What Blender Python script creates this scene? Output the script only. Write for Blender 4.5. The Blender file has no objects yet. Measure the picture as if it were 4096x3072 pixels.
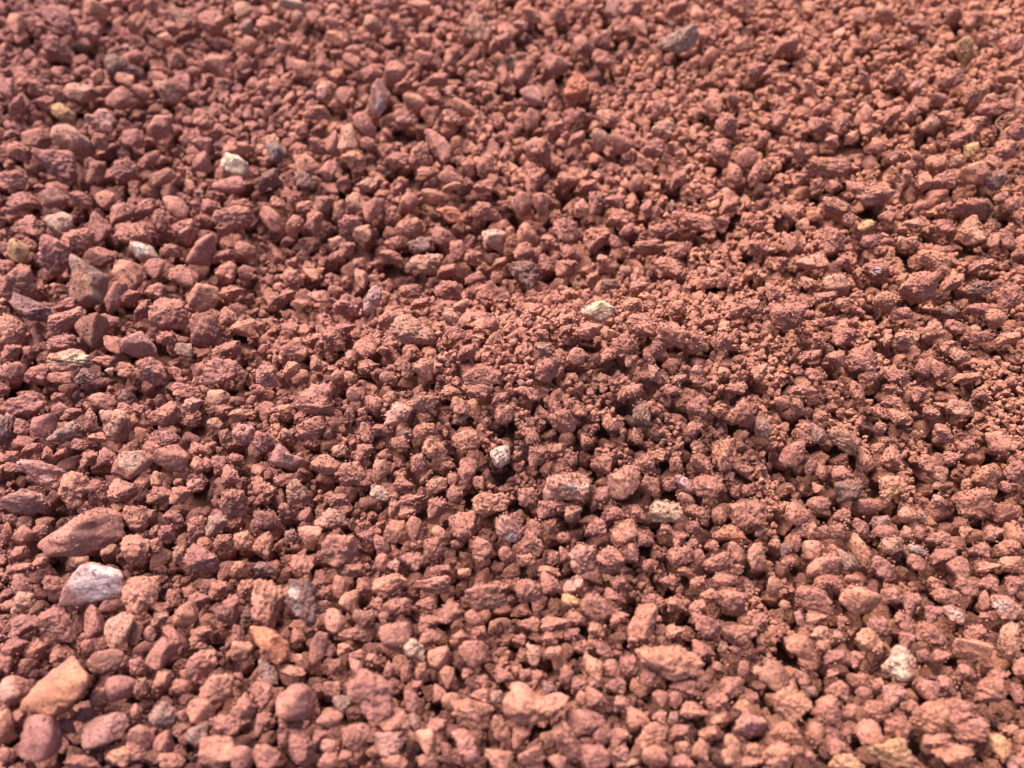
import bpy, math, random
import numpy as np
from mathutils import Matrix, Vector

random.seed(7)
rng = np.random.default_rng(7)
scene = bpy.context.scene
COL = scene.collection

# ------------------------------------------------------------------ camera
CAM_H, PITCH, HFOV = 0.40, 52.0, 60.0
W, H_ = 4096.0, 3072.0
FPX = (W / 2) / math.tan(math.radians(HFOV / 2))
cam = bpy.data.cameras.new("camera")
cam.sensor_width = 36.0
cam.angle = math.radians(HFOV)
cam.clip_start = 0.01
cam.clip_end = 500.0
cam.dof.use_dof = True
cam.dof.focus_distance = 0.49
cam.dof.aperture_fstop = 5.6
camo = bpy.data.objects.new("camera", cam)
camo.location = (0, 0, CAM_H)
camo.rotation_euler = (math.radians(90 - PITCH), 0, 0)
COL.objects.link(camo)
scene.camera = camo

# ------------------------------------------------------------------ sky, sun, exposure
SUN_EL, SUN_AZ = 56.0, -35.0            # azimuth from +Y (away from the camera), negative = left
world = bpy.data.worlds.new("World")
scene.world = world
world.use_nodes = True
wn = world.node_tree.nodes
bg = wn["Background"]
sky = wn.new("ShaderNodeTexSky")
sky.sky_type = 'NISHITA'
sky.sun_disc = False
sky.sun_elevation = math.radians(SUN_EL)
sky.sun_rotation = math.radians(SUN_AZ)
sky.air_density = 0.8
sky.dust_density = 4.0
sky.ozone_density = 1.0
world.node_tree.links.new(sky.outputs[0], bg.inputs[0])
bg.inputs[1].default_value = 0.05
sl = bpy.data.lights.new("sun", 'SUN')
sl.energy = 1.5
sl.angle = math.radians(38)
sl.color = (1.0, 0.95, 0.885)
so = bpy.data.objects.new("sun", sl)
sd = Vector((math.sin(math.radians(SUN_AZ)) * math.cos(math.radians(SUN_EL)),
             math.cos(math.radians(SUN_AZ)) * math.cos(math.radians(SUN_EL)),
             math.sin(math.radians(SUN_EL))))
so.rotation_euler = (-sd).to_track_quat('-Z', 'Y').to_euler()
so.location = sd * 5
COL.objects.link(so)
scene.cycles.diffuse_bounces = 2
scene.view_settings.view_transform = 'Standard'
scene.view_settings.look = 'None'
scene.view_settings.gamma = 1.0
scene.view_settings.exposure = 2.6

# ------------------------------------------------------------------ pixel <-> place
_p = math.radians(PITCH)
FWD = np.array([0, math.cos(_p), -math.sin(_p)])
UPV = np.array([0, math.sin(_p), math.cos(_p)])
RGT = np.array([1.0, 0, 0])
CAMP = np.array([0, 0, CAM_H])

def ray(px, py):
    d = FWD + RGT * ((px - W / 2) / FPX) + UPV * (-(py - H_ / 2) / FPX)
    return d / np.linalg.norm(d)

def plane_hit(px, py, z=0.0):
    d = ray(px, py)
    return CAMP + d * ((z - CAM_H) / d[2])

def to_px(x, y, z):
    v = np.stack([x, y, np.asarray(z) - CAM_H], -1)
    dz = v @ FWD
    dz = np.maximum(dz, 1e-3)
    return W / 2 + FPX * (v @ RGT) / dz, H_ / 2 - FPX * (v @ UPV) / dz, dz

# ---- gradient noise
_perm = rng.permutation(256)
_grad = rng.normal(size=(256, 3))
_grad /= np.linalg.norm(_grad, axis=1)[:, None]

def perlin(P):
    P = np.asarray(P, float)
    i = np.floor(P).astype(int)
    f = P - i
    u = f * f * f * (f * (f * 6 - 15) + 10)
    out = np.zeros(P.shape[0])
    for dx in (0, 1):
        for dy in (0, 1):
            for dz in (0, 1):
                h = _perm[(_perm[(_perm[(i[:, 0] + dx) & 255] + i[:, 1] + dy) & 255] + i[:, 2] + dz) & 255]
                g = _grad[h]
                dd = g[:, 0] * (f[:, 0] - dx) + g[:, 1] * (f[:, 1] - dy) + g[:, 2] * (f[:, 2] - dz)
                w = (u[:, 0] if dx else 1 - u[:, 0]) * (u[:, 1] if dy else 1 - u[:, 1]) * (u[:, 2] if dz else 1 - u[:, 2])
                out += dd * w
    return out

def fbm(P, octv=3, lac=2.1, gain=0.5):
    a, s, t = 1.0, 0.0, 0.0
    P = np.asarray(P, float)
    for _ in range(octv):
        s = s + a * perlin(P)
        P = P * lac + 17.3
        a *= gain
    return s

# ---- lie of the land (metres)
_mc = plane_hit(2350, 1560)
_hl = plane_hit(420, 820)
_dv = plane_hit(1700, 980)

def sstep(a, b, x):
    t = np.clip((x - a) / (b - a), 0, 1)
    return t * t * (3 - 2 * t)

def land(x, y):
    x = np.asarray(x, float); y = np.asarray(y, float)
    z = 0.044 * np.exp(-((x - _mc[0]) / 0.14) ** 2 - ((y - _mc[1]) / 0.068) ** 2)
    z = z - 0.022 * np.exp(-((x - _hl[0]) / 0.16) ** 2 - ((y - _hl[1]) / 0.16) ** 2)
    z = z - 0.022 * np.exp(-((x - _dv[0]) / 0.15) ** 2 - ((y - _dv[1]) / 0.06) ** 2)
    z = z + 0.030 * sstep(0.02, 0.42, x) * sstep(0.16, 0.62, y)
    z = z + 0.006 * np.sin(x * 11 + 1.3) * np.sin(y * 9 + 0.4)
    return z

def surf_hit(px, py, off=0.0):
    d = ray(px, py)
    t = 0.2
    while t < 3.0:
        p = CAMP + d * t
        if p[2] < float(land(p[0], p[1])) + off:
            lo, hi = t - 0.01, t
            for _ in range(14):
                m = (lo + hi) / 2
                p = CAMP + d * m
                if p[2] < float(land(p[0], p[1])) + off:
                    hi = m
                else:
                    lo = m
            return CAMP + d * hi, hi
        t += 0.01
    return CAMP + d * t, t

# ------------------------------------------------------------------ materials
def new_mat(name, attr_type):
    m = bpy.data.materials.new(name)
    m.use_nodes = True
    nt = m.node_tree
    n, l = nt.nodes, nt.links
    b = n["Principled BSDF"]
    b.inputs["Roughness"].default_value = 0.92
    b.inputs["Specular IOR Level"].default_value = 0.12
    at = n.new("ShaderNodeAttribute"); at.attribute_type = attr_type; at.attribute_name = "tint"
    geo = n.new("ShaderNodeNewGeometry")
    def noise(scale, det, rough):
        t = n.new("ShaderNodeTexNoise")
        t.inputs["Scale"].default_value = scale
        t.inputs["Detail"].default_value = det
        t.inputs["Roughness"].default_value = rough
        l.new(geo.outputs["Position"], t.inputs["Vector"])
        return t
    def ramp(src, stops):
        r = n.new("ShaderNodeValToRGB")
        e = r.color_ramp.elements
        e[0].position, e[0].color = stops[0][0], (*stops[0][1], 1)
        e[1].position, e[1].color = stops[1][0], (*stops[1][1], 1)
        for s in stops[2:]:
            k = e.new(s[0]); k.color = (*s[1], 1)
        l.new(src, r.inputs[0])
        return r
    def mix(mode, fac, a, bb):
        x = n.new("ShaderNodeMix"); x.data_type = 'RGBA'; x.blend_type = mode
        if isinstance(fac, (int, float)):
            x.inputs[0].default_value = fac
        else:
            l.new(fac, x.inputs[0])
        l.new(a, x.inputs[6])
        if isinstance(bb, tuple):
            x.inputs[7].default_value = (*bb, 1)
        else:
            l.new(bb, x.inputs[7])
        return x.outputs[2]
    patch = noise(95, 3, 0.6)
    pr = ramp(patch.outputs["Fac"], [(0.33, (0.80, 0.78, 0.80)), (0.68, (1.16, 1.18, 1.14))])
    c = mix('MULTIPLY', 1.0, at.outputs["Color"], pr.outputs[0])
    grain = noise(720, 2, 0.7)
    gr = ramp(grain.outputs["Fac"], [(0.34, (0.68, 0.65, 0.65)), (0.52, (1.0, 1.0, 1.0)), (0.70, (1.30, 1.32, 1.30))])
    c = mix('MULTIPLY', 0.85, c, gr.outputs[0])
    # pale mineral specks and dark specks
    sp = n.new("ShaderNodeTexVoronoi"); sp.inputs["Scale"].default_value = 420
    l.new(geo.outputs["Position"], sp.inputs["Vector"])
    sr = ramp(sp.outputs["Distance"], [(0.10, (1, 1, 1)), (0.20, (0, 0, 0))])
    gate = n.new("ShaderNodeMath"); gate.operation = 'GREATER_THAN'; gate.inputs[1].default_value = 0.955
    sepc = n.new("ShaderNodeSeparateColor"); l.new(sp.outputs["Color"], sepc.inputs[0]); l.new(sepc.outputs[0], gate.inputs[0])
    mu = n.new("ShaderNodeMath"); mu.operation = 'MULTIPLY'; l.new(sr.outputs[0], mu.inputs[0]); l.new(gate.outputs[0], mu.inputs[1])
    c = mix('MIX', mu.outputs[0], c, (0.55, 0.33, 0.25))
    gate2 = n.new("ShaderNodeMath"); gate2.operation = 'LESS_THAN'; gate2.inputs[1].default_value = 0.06
    l.new(sepc.outputs[1], gate2.inputs[0])
    mu2 = n.new("ShaderNodeMath"); mu2.operation = 'MULTIPLY'; l.new(sr.outputs[0], mu2.inputs[0]); l.new(gate2.outputs[0], mu2.inputs[1])
    c = mix('MIX', mu2.outputs[0], c, (0.09, 0.045, 0.04))
    l.new(c, b.inputs["Base Color"])
    # sandy relief
    b1 = n.new("ShaderNodeBump"); b1.inputs["Strength"].default_value = 0.85; b1.inputs["Distance"].default_value = 0.0028
    rel = noise(560, 4, 0.72)
    l.new(rel.outputs["Fac"], b1.inputs["Height"])
    l.new(b1.outputs[0], b.inputs["Normal"])
    return m

MAT_STONE = new_mat("dusty_lava_stone", 'GEOMETRY')
MAT_GRAVEL = new_mat("dusty_lava_gravel", 'INSTANCER')

RED = (0.405, 0.168, 0.123)
def dusty(c, f):
    """everything in the heap is stained with the red dust to some degree"""
    return tuple(c[q] * (1 - f) + RED[q] * f for q in range(3))
TINT = dict(R=RED, M=(0.345, 0.142, 0.114), O=dusty((0.500, 0.220, 0.140), 0.40), T=dusty((0.450, 0.240, 0.165), 0.45),
            C=dusty((0.570, 0.385, 0.285), 0.42), G=dusty((0.250, 0.180, 0.150), 0.42), D=dusty((0.135, 0.088, 0.082), 0.30),
            P=dusty((0.480, 0.235, 0.190), 0.30), Y=dusty((0.500, 0.300, 0.140), 0.35), B=(0.310, 0.138, 0.100))
# second, mottled colour on each kind
TINT2 = dict(R=(0.335, 0.138, 0.112), M=(0.365, 0.150, 0.122), O=(0.43, 0.180, 0.132), T=(0.40, 0.176, 0.130),
             C=(0.50, 0.280, 0.205), G=(0.36, 0.165, 0.130), D=(0.30, 0.140, 0.120), P=(0.39, 0.165, 0.135),
             Y=(0.42, 0.200, 0.125), B=(0.35, 0.148, 0.112))

# ------------------------------------------------------------------ stone shapes
def icosphere(sub):
    t = (1 + 5 ** 0.5) / 2
    v = [(-1, t, 0), (1, t, 0), (-1, -t, 0), (1, -t, 0), (0, -1, t), (0, 1, t), (0, -1, -t), (0, 1, -t),
         (t, 0, -1), (t, 0, 1), (-t, 0, -1), (-t, 0, 1)]
    f = [(0, 11, 5), (0, 5, 1), (0, 1, 7), (0, 7, 10), (0, 10, 11), (1, 5, 9), (5, 11, 4), (11, 10, 2), (10, 7, 6),
         (7, 1, 8), (3, 9, 4), (3, 4, 2), (3, 2, 6), (3, 6, 8), (3, 8, 9), (4, 9, 5), (2, 4, 11), (6, 2, 10),
         (8, 6, 7), (9, 8, 1)]
    v = [np.array(p) / np.linalg.norm(p) for p in v]
    for _ in range(sub):
        cache, nf = {}, []
        def mid(a, b):
            k = (min(a, b), max(a, b))
            if k not in cache:
                m = v[a] + v[b]
                v.append(m / np.linalg.norm(m)); cache[k] = len(v) - 1
            return cache[k]
        for a, b, c in f:
            x, y, z = mid(a, b), mid(b, c), mid(c, a)
            nf += [(a, x, z), (b, y, x), (c, z, y), (x, y, z)]
        f = nf
    return np.array(v), np.array(f)

ICO = {s: icosphere(s) for s in (2, 3, 4)}

def rand_dirs(r, k):
    d = r.normal(size=(k, 3))
    return d / np.linalg.norm(d, axis=1)[:, None]

def stone_shape(kind, seed, sub, poly=None):
    """unit stone (extent +-1 along x, y, z); x right, y up, z towards the viewer"""
    r = np.random.default_rng(seed)
    D, F = ICO[sub]
    npl, pw, lo = dict(r=(14, 7, 0.86), a=(11, 15, 0.78), k=(11, 10, 0.76), p=(12, 9, 0.78), s=(9, 14, 0.74))[kind]
    N = rand_dirs(r, npl)
    hh = r.uniform(lo, 1.0, npl)
    base = np.abs(D).max(1) * 0.55 + 0.2
    q = (np.maximum(D @ N.T, 0) / hh) ** pw
    R = (q.sum(1) + base ** pw * 0.6) ** (-1.0 / pw)
    off = r.uniform(0, 80, 3)
    amp1, amp2, amp3 = dict(r=(0.16, 0.030, 0.014), a=(0.18, 0.055, 0.024), k=(0.30, 0.20, 0.10),
                            p=(0.34, 0.11, 0.04), s=(0.16, 0.04, 0.02))[kind]
    R = R * (1 + amp1 * fbm(D * 1.5 + off, 2) + amp2 * fbm(D * 4.2 + off * 1.7, 2) + amp3 * fbm(D * 11 + off * 2.1, 2))
    if kind == 'k':                                     # stuck-on crumbs
        c = rand_dirs(r, 48)
        ang = np.arccos(np.clip(D @ c.T, -1, 1))
        rad = r.uniform(0.03, 0.21, 48)
        bump = np.sqrt(np.maximum(1 - (ang / rad) ** 2, 0)) * rad * 0.6
        R = R + bump.max(1) * (0.65 + 0.9 * perlin(D * 5 + off * 3.3))
    if kind in 'ps' or (kind == 'k' and seed % 3 == 0):  # gas holes
        nh = 46 if kind == 'p' else 9
        c = rand_dirs(r, nh)
        ang = np.arccos(np.clip(D @ c.T, -1, 1))
        rad = r.uniform(0.07, 0.22 if kind == 'p' else 0.13, nh)
        pit = np.sqrt(np.maximum(1 - (ang / rad) ** 2, 0)) * rad * 1.0
        R = R - pit.max(1)
    V = D * R[:, None]
    ex = (V.max(0) - V.min(0)) / 2
    V = (V - (V.max(0) + V.min(0)) / 2) / ex
    if poly is not None:
        P = np.array(poly)
        th = np.arctan2(V[:, 1], V[:, 0])
        tab = np.linspace(-np.pi, np.pi, 181)
        rr = np.zeros(181)
        for k, a in enumerate(tab):
            d = np.array([math.cos(a), math.sin(a)])
            best = 0.05
            for j in range(len(P)):
                p0, p1 = P[j], P[(j + 1) % len(P)]
                e = p1 - p0
                den = d[0] * e[1] - d[1] * e[0]
                if abs(den) < 1e-9:
                    continue
                t = (p0[0] * e[1] - p0[1] * e[0]) / den
                s = (p0[0] * d[1] - p0[1] * d[0]) / den
                if t > 0 and -1e-6 <= s <= 1 + 1e-6:
                    best = max(best, t)
            rr[k] = best
        rr = np.convolve(np.concatenate([rr[-4:-1], rr, rr[1:4]]), np.ones(7) / 7, 'valid')
        sc = np.interp(th, tab, rr)
        # bring the rim out to the drawn outline
        rim = np.sqrt(V[:, 0] ** 2 + V[:, 1] ** 2)
        rim_s = np.zeros(181)
        idx = np.clip(((th + np.pi) / (2 * np.pi) * 180).round().astype(int), 0, 180)
        np.maximum.at(rim_s, idx, rim)
        rim_s = np.where(rim_s < 0.3, 0.9, rim_s)
        rim_s = np.convolve(np.concatenate([rim_s[-7:-1], rim_s, rim_s[1:7]]), np.ones(13) / 13, 'valid')
        V[:, :2] *= (sc / np.interp(th, tab, rim_s))[:, None]
    return V, F

def build_mesh(name, V, F, cols=None):
    me = bpy.data.meshes.new(name)
    me.vertices.add(len(V)); me.vertices.foreach_set("co", np.ascontiguousarray(V, dtype=np.float32).ravel())
    me.loops.add(len(F) * 3); me.loops.foreach_set("vertex_index", F.astype(np.int32).ravel())
    me.polygons.add(len(F))
    me.polygons.foreach_set("loop_start", np.arange(0, len(F) * 3, 3, dtype=np.int32))
    me.polygons.foreach_set("use_smooth", np.ones(len(F), dtype=bool))
    me.update(calc_edges=True)
    if cols is not None:
        a = me.attributes.new("tint", 'FLOAT_COLOR', 'POINT')
        a.data.foreach_set("color", np.concatenate([cols, np.ones((len(V), 1))], 1).astype(np.float32).ravel())
    return me

# ------------------------------------------------------------------ catalogue of the stones one can pick out in the photograph
# per sixteenth of the picture (row, column): place and size, tilt, form (rounded, angular, krumbly, pitted, slab), colour
CAT = {
(0, 0): [
 (135,210,165,220,5,'a','R'), (550,170,380,210,50,'k','M',dict(short='big dusky chunk at the top left', label='big dusky red lumpy chunk leaning near the top left corner')),
 (830,80,240,160,-3,'r','O',dict(short='smooth orange block at the top edge', label='smooth orange oblong block at the top edge, left part')),
 (490,420,245,190,10,'k','R'), (805,280,165,170,0,'k','M'), (1175,200,160,180,0,'a','R'), (1435,340,170,130,15,'a','O'),
 (1590,150,280,150,20,'k','T',dict(short='ochre-streaked lump at the top', label='lumpy stone with ochre streaks near the top left edge')),
 (1840,200,250,210,0,'k','R'), (2095,100,180,160,20,'r','T'),
 (1060,570,0,0,0,'p','D',dict(short='dark purple-grey stone', label='dark purple-grey porous stone in the upper left, the darkest there',
   poly=[(930,480),(1010,480),(1190,580),(1200,640),(1060,680),(920,650)])),
 (1175,490,165,120,10,'r','R'), (1525,240,180,110,-5,'a','R'), (2145,390,160,160,0,'r','O'), (2130,230,130,130,0,'r','G'),
 (680,800,270,180,20,'a','T',dict(short='tan wedge with a pale edge', label='tan angular wedge with a pale right edge in the upper left')),
 (1045,860,240,190,-10,'r','R'), (1440,780,290,150,48,'k','T'), (1560,730,170,260,-15,'k','M'),
 (625,1210,0,0,0,'a','T',dict(short='big tan six-sided stone', label='big tan stone with flat faces and cut corners, upper left',
   poly=[(480,1080),(580,1060),(720,1170),(795,1240),(780,1290),(690,1355),(510,1260),(470,1150)])),
 (890,1060,280,220,10,'k','P',dict(short='mauve-pink dusty stone', label='mauve-pink dusty stone in the upper left, right of a yellowish one')),
 (500,1430,370,290,10,'k','M',dict(short='big round dusky stone', label='big rounded dusky red stone below the big tan six-sided stone')),
 (550,980,190,150,20,'r','Y'), (125,1560,270,190,-10,'k','R'), (165,1310,240,150,25,'k','R'), (330,1200,230,180,-10,'a','B'),
 (2020,1430,0,0,0,'a','C',dict(short='bright cream stone', label='bright cream-white angular stone, the palest in the upper left quarter', dust=0.0, spot=[(0,0.1,1.1,(0.66,0.47,0.34))],
   poly=[(1955,1320),(2090,1375),(2145,1420),(2140,1530),(2050,1545),(1900,1440)])),
 (2070,1285,270,120,10,'k','O'), (1400,1540,250,110,-20,'r','O',dict(short='smooth orange sliver', label='smooth bright orange sliver of stone left of the bright cream stone')),
 (1760,1030,200,190,0,'k','R'), (1385,1090,200,230,20,'a','R'), (1160,1200,170,170,0,'a','M'), (1740,1250,160,150,5,'a','M'),
 (1070,1480,260,180,0,'k','R'), (1290,1370,260,130,-45,'k','R'), (840,1490,160,220,0,'k','B'), (65,770,150,170,0,'a','P'),
 (230,690,220,160,-10,'k','R'), (1995,1600,290,150,0,'r','M'), (2120,540,130,140,0,'k','R'), (1865,560,190,200,0,'a','R'),
 (1500,540,110,150,0,'k','R'), (1230,810,130,150,0,'r','R'), (330,760,165,140,10,'k','R'), (510,820,180,170,40,'a','M'),
 (860,1230,150,160,0,'k','R'), (1740,1400,150,180,0,'r','R'), (1670,625,140,100,0,'r','R'), (380,880,190,100,0,'a','M'),
 (150,920,140,180,0,'k','M'), (1090,700,180,110,10,'a','O'), (850,670,110,150,0,'k','R'), (915,790,190,110,0,'k','B')],
(0, 1): [
 (320,40,250,110,0,'r','C',dict(short='pale pebble on the top edge', label='pale cream pebble cut by the top edge of the picture')),
 (355,155,115,130,0,'r','T'), (690,320,180,150,25,'a','O'), (410,590,200,120,30,'r','O'), (825,530,170,100,20,'a','O'),
 (1210,630,200,190,0,'a','R',dict(short='blocky pink-topped stone', label='blocky terracotta stone with a pale pink top, upper middle')),
 (1010,630,210,160,-15,'k','R'), (1020,200,190,170,10,'k','T'), (1440,350,150,140,0,'a','R'), (1450,500,170,150,-10,'a','R'),
 (1060,850,190,310,10,'a','P',dict(short='tall mauve slab', label='tall mauve slab with a whitish streak at its foot', spot=[(0.35,-0.55,0.45,(0.55,0.48,0.45))])),
 (760,840,165,170,0,'r','R'), (1370,890,180,160,0,'r','O'), (1790,940,210,130,20,'r','O'), (940,1090,260,165,52,'r','R'),
 (800,1190,170,250,0,'a','T',dict(short='upright ochre-faced stone', label='upright angular stone with a greyish ochre face, upper middle')),
 (170,1310,190,150,50,'a','G',dict(short='slate-blue stone', label='dark slate-blue stone right of the bright cream stone', spot=[(0,0,1.6,(0.14,0.125,0.125))])),
 (1590,1280,0,0,0,'a','R',dict(short='long leaning wedge', label='long terracotta wedge leaning with its point up, upper middle',
   poly=[(1490,1110),(1620,1190),(1700,1300),(1680,1400),(1620,1440),(1540,1370),(1480,1200)])),
 (1410,1340,200,240,0,'k','R'), (840,1380,220,170,0,'p','O'), (520,980,260,130,-10,'k','R'), (1230,1380,220,150,10,'k','R'),
 (425,1430,220,180,35,'r','O'), (625,1480,160,190,-5,'a','R'), (430,1560,200,180,0,'k','D'), (960,1600,190,130,0,'a','T'),
 (110,1560,190,190,0,'k','D'), (1920,260,250,260,20,'k','T',dict(short='ochre clump at the top middle', label='large crumbly clump with ochre patches near the top, middle')),
 (2110,380,200,170,0,'k','R'), (2160,670,110,190,0,'k','R'), (1680,1540,230,120,15,'r','R'), (1690,1610,180,90,-15,'a','O'),
 (1970,1610,190,130,0,'k','R'), (1080,40,180,90,0,'k','P'), (1420,50,220,110,20,'r','O'), (1570,700,180,150,20,'k','R'),
 (1550,830,190,110,25,'k','R'), (1290,1020,220,170,0,'k','M'), (1690,1020,190,150,0,'k','R'), (840,440,150,140,0,'a','R'),
 (665,200,120,100,0,'r','R'), (490,160,130,120,0,'r','R'), (225,400,120,150,0,'a','R'), (340,390,130,130,0,'a','R'), (580,560,140,120,0,'k','M'),
 (690,650,140,90,-10,'r','O'), (620,740,150,80,0,'r','T'), (960,1240,130,110,0,'r','R'), (390,1120,120,130,0,'k','R'), (540,1250,160,140,0,'k','R'),
 (660,1240,120,220,0,'r','R'), (1700,500,150,180,0,'k','R'), (1230,230,160,220,0,'k','R'), (1940,750,120,110,0,'a','O'), (1830,1450,120,160,10,'a','R'),
 (1980,1430,160,190,0,'k','R'), (1490,1490,190,90,-5,'a','R'), (750,1570,120,90,0,'k','R'), (130,220,230,140,20,'k','R'), (590,800,120,140,0,'a','P')],
(0, 2): [
 (180,840,180,190,-25,'a','P',dict(short='pink-faced shard', label='angular shard with a bright pink face, upper middle')),
 (565,770,210,270,20,'k','O',dict(short='brick-red two-lobed lump', label='brick-red lump of two lobes right of the pink-faced shard', spot=[(0,0,2,(0.46,0.15,0.085))])),
 (1450,350,320,240,-38,'k','G',dict(short='big grey-olive stone', label='big grey-olive stone tilted in the upper right, greyest there', spot=[(-0.2,0.1,1.5,(0.36,0.235,0.185))])),
 (860,80,120,180,10,'a','P'), (600,50,150,120,30,'r','O'), (1960,80,250,190,0,'k','R'), (1720,480,150,150,0,'r','R'), (170,1030,130,190,0,'r','R'),
 (840,1010,180,200,-20,'k','O'), (950,1250,200,160,10,'r','R'), (760,1210,150,190,0,'r','T'), (220,1300,250,260,0,'k','R'), (200,1560,190,250,0,'k','R'),
 (1300,1120,190,190,10,'k','T'), (1220,1280,180,180,0,'k','R'), (1850,1080,200,210,0,'k','R'), (1750,900,140,200,-10,'r','O'), (2120,620,190,180,0,'k','R'),
 (1930,1510,140,190,0,'r','O'), (1810,1320,180,270,-10,'k','M'), (2040,1370,200,190,0,'r','R'), (2150,1490,200,260,0,'k','R'), (1080,1580,130,150,0,'r','R'),
 (630,390,200,200,0,'k','R'), (380,560,230,200,0,'a','M'), (110,620,190,200,0,'k','R'), (380,1110,170,150,0,'k','R'), (70,220,140,80,0,'a','P'),
 (180,130,190,150,0,'k','O'), (400,120,160,160,0,'k','R'), (1040,70,190,150,0,'k','R'), (940,240,180,150,0,'k','R'), (770,340,180,160,0,'k','R'),
 (790,510,210,160,0,'k','R'), (590,990,130,110,0,'k','M'), (1110,240,120,170,0,'a','R'), (1690,310,160,190,10,'k','R'), (1980,390,150,140,0,'k','O'),
 (1420,80,200,140,0,'k','R'), (1440,1560,140,180,0,'k','R'), (660,1610,160,110,0,'k','R'), (480,1570,190,150,20,'k','R'), (1110,930,120,130,0,'k','O'),
 (1290,930,180,170,0,'k','R'), (1920,860,120,110,0,'r','R'), (2180,1190,110,130,0,'r','R'), (1790,640,130,130,0,'k','O'), (560,1210,150,140,0,'k','R')],
(0, 3): [
 (995,110,170,190,10,'k','O',dict(short='round orange lump at the top right', label='round orange-brown lump near the top right, on its own')),
 (805,160,120,130,0,'a','R'),
 (1700,440,180,240,10,'k','Y',dict(short='ochre crumbly column', label='ochre crumbly upright stone in the top right corner area')),
 (1770,180,190,150,0,'k','R'), (1130,660,180,210,30,'k','O'), (1590,680,220,170,-10,'k','R'), (1770,820,180,250,10,'k','R'), (825,1010,150,190,-10,'r','O'),
 (880,1130,200,130,10,'k','O'), (1480,860,160,110,0,'r','R'), (1415,1070,140,130,10,'r','T'), (1525,1010,150,120,15,'a','O'),
 (2035,1300,250,210,0,'k','R',dict(short='big round stone under the rootlet', label='big round terracotta stone right below the curled rootlet')),
 (1745,1300,120,160,10,'r','Y',dict(short='small yellow pebble', label='small yellow-ochre upright pebble left of the big round stone, upper right')),
 (510,1450,0,0,0,'k','R',dict(short='long low red lump', label='long low red lump lying across, upper right',
   poly=[(290,1480),(400,1370),(560,1370),(680,1390),(710,1480),(640,1540),(450,1540),(350,1510)])),
 (880,1680,420,230,5,'k','R',dict(short='broad crumbly red lump', label='broad crumbly red lump below and right of the long low one')),
 (1790,1510,210,210,-25,'a','O'), (1950,1560,190,190,0,'p','D',dict(short='dark pitted stone at the right', label='dark pitted purplish stone near the right edge, upper right')),
 (1510,1560,200,170,0,'k','R'), (1350,1570,150,150,-30,'a','O'), (1220,1540,130,160,0,'k','O'), (945,1260,130,140,0,'r','O'), (555,1220,130,110,-10,'a','R'),
 (2130,530,130,120,0,'k','O'), (1290,740,110,130,20,'r','P'), (930,330,120,110,0,'a','R'), (1780,1090,220,170,-10,'k','O'), (1650,1210,210,150,-10,'k','R'),
 (1960,300,110,100,0,'p','P'), (270,1310,120,180,10,'a','M'), (2140,1140,180,150,-10,'k','M'), (440,1090,220,150,15,'k','R'), (2070,910,150,110,0,'a','R'),
 (840,680,140,120,20,'k','R'), (1310,910,130,120,0,'a','O'), (110,1030,170,160,0,'k','R'), (160,400,220,180,0,'k','R'), (470,940,170,90,-15,'r','R'),
 (640,1080,120,230,15,'k','R'), (370,750,140,140,0,'k','O'), (2070,660,170,110,0,'k','O'), (2140,380,140,160,0,'k','R'), (1290,200,190,120,0,'k','R'),
 (360,80,120,120,0,'a','O'), (1230,360,140,110,0,'k','R'), (1600,110,0.1+150,120,0,'k','R'), (1900,950,190,120,10,'k','R'), (1480,1410,120,130,0,'r','R'),
 (1290,1370,120,110,0,'r','R'), (1230,1430,110,90,0,'r','R'), (1960,1410,170,120,20,'a','O'), (1080,1000,140,160,0,'k','R'), (270,1550,150,120,0,'k','R'), (1240,980,120,140,0,'r','R'),
 (1640,1390,130,110,0,'k','T'), (980,500,120,90,0,'r','O'), (1110,1350,170,110,0,'k','R'), (720,1190,120,130,20,'a','O'), (430,1590,130,110,0,'k','R'), (590,1600,120,110,0,'k','R')],
(1, 0): [
 (180,80,270,180,0,'k','M'), (450,50,290,170,0,'r','B',dict(short='smooth brown loaf-shaped stone', label='smooth brown loaf-shaped stone above and left of the cream-pink stone')),
 (240,295,280,200,0,'k','R'),
 (495,270,0,0,0,'a','C',dict(short='cream-pink angular stone', label='cream-pink angular stone near the left edge, above the dusky crumbly ones',
   poly=[(375,250),(520,160),(600,200),(605,300),(560,370),(490,385),(430,360)])),
 (155,520,200,175,35,'r','Y',dict(short='yellow egg-shaped pebble', label='yellow-ochre egg-shaped pebble close to the left edge')),
 (260,455,125,125,0,'k','R'), (470,560,310,330,20,'k','M',dict(short='big dusky crumbly stone', label='big dusky red crumbly stone right of the yellow egg-shaped pebble')),
 (660,420,250,260,10,'k','R'),
 (865,330,0,0,0,'a','R',dict(short='red tooth-shaped stone', label='red tooth-shaped stone with its point up, left side',
   poly=[(800,180),(840,170),(970,340),(900,450),(800,470),(780,300)])),
 (710,70,200,150,10,'k','M'), (910,70,190,160,0,'r','O'), (1040,170,260,180,-35,'a','R'), (1150,370,310,250,-10,'k','R'), (1240,150,250,150,-25,'k','R'),
 (1525,140,205,220,0,'r','R',dict(short='smooth round ball-like stone', label='smooth round ball-like terracotta stone, left of middle')),
 (1235,530,220,220,-15,'a','C',dict(short='pale veined stone', label='pale angular stone with whitish and ochre veins, left side', spot=[(0.1,0.1,0.6,(0.70,0.60,0.50))])),
 (1590,350,250,220,0,'p','R',dict(short='dark-speckled stone', label='terracotta stone speckled with dark pits, left of middle')),
 (1740,500,240,280,0,'r','R'), (2030,250,350,230,-10,'k','R',dict(short='big dusty star-edged stone', label='big dusty terracotta stone with a ragged pointed outline, left of middle')),
 (765,790,0,0,0,'a','G',dict(short='black-streaked block', label='large brownish block with black and grey streaks on its top, left side',
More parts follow.
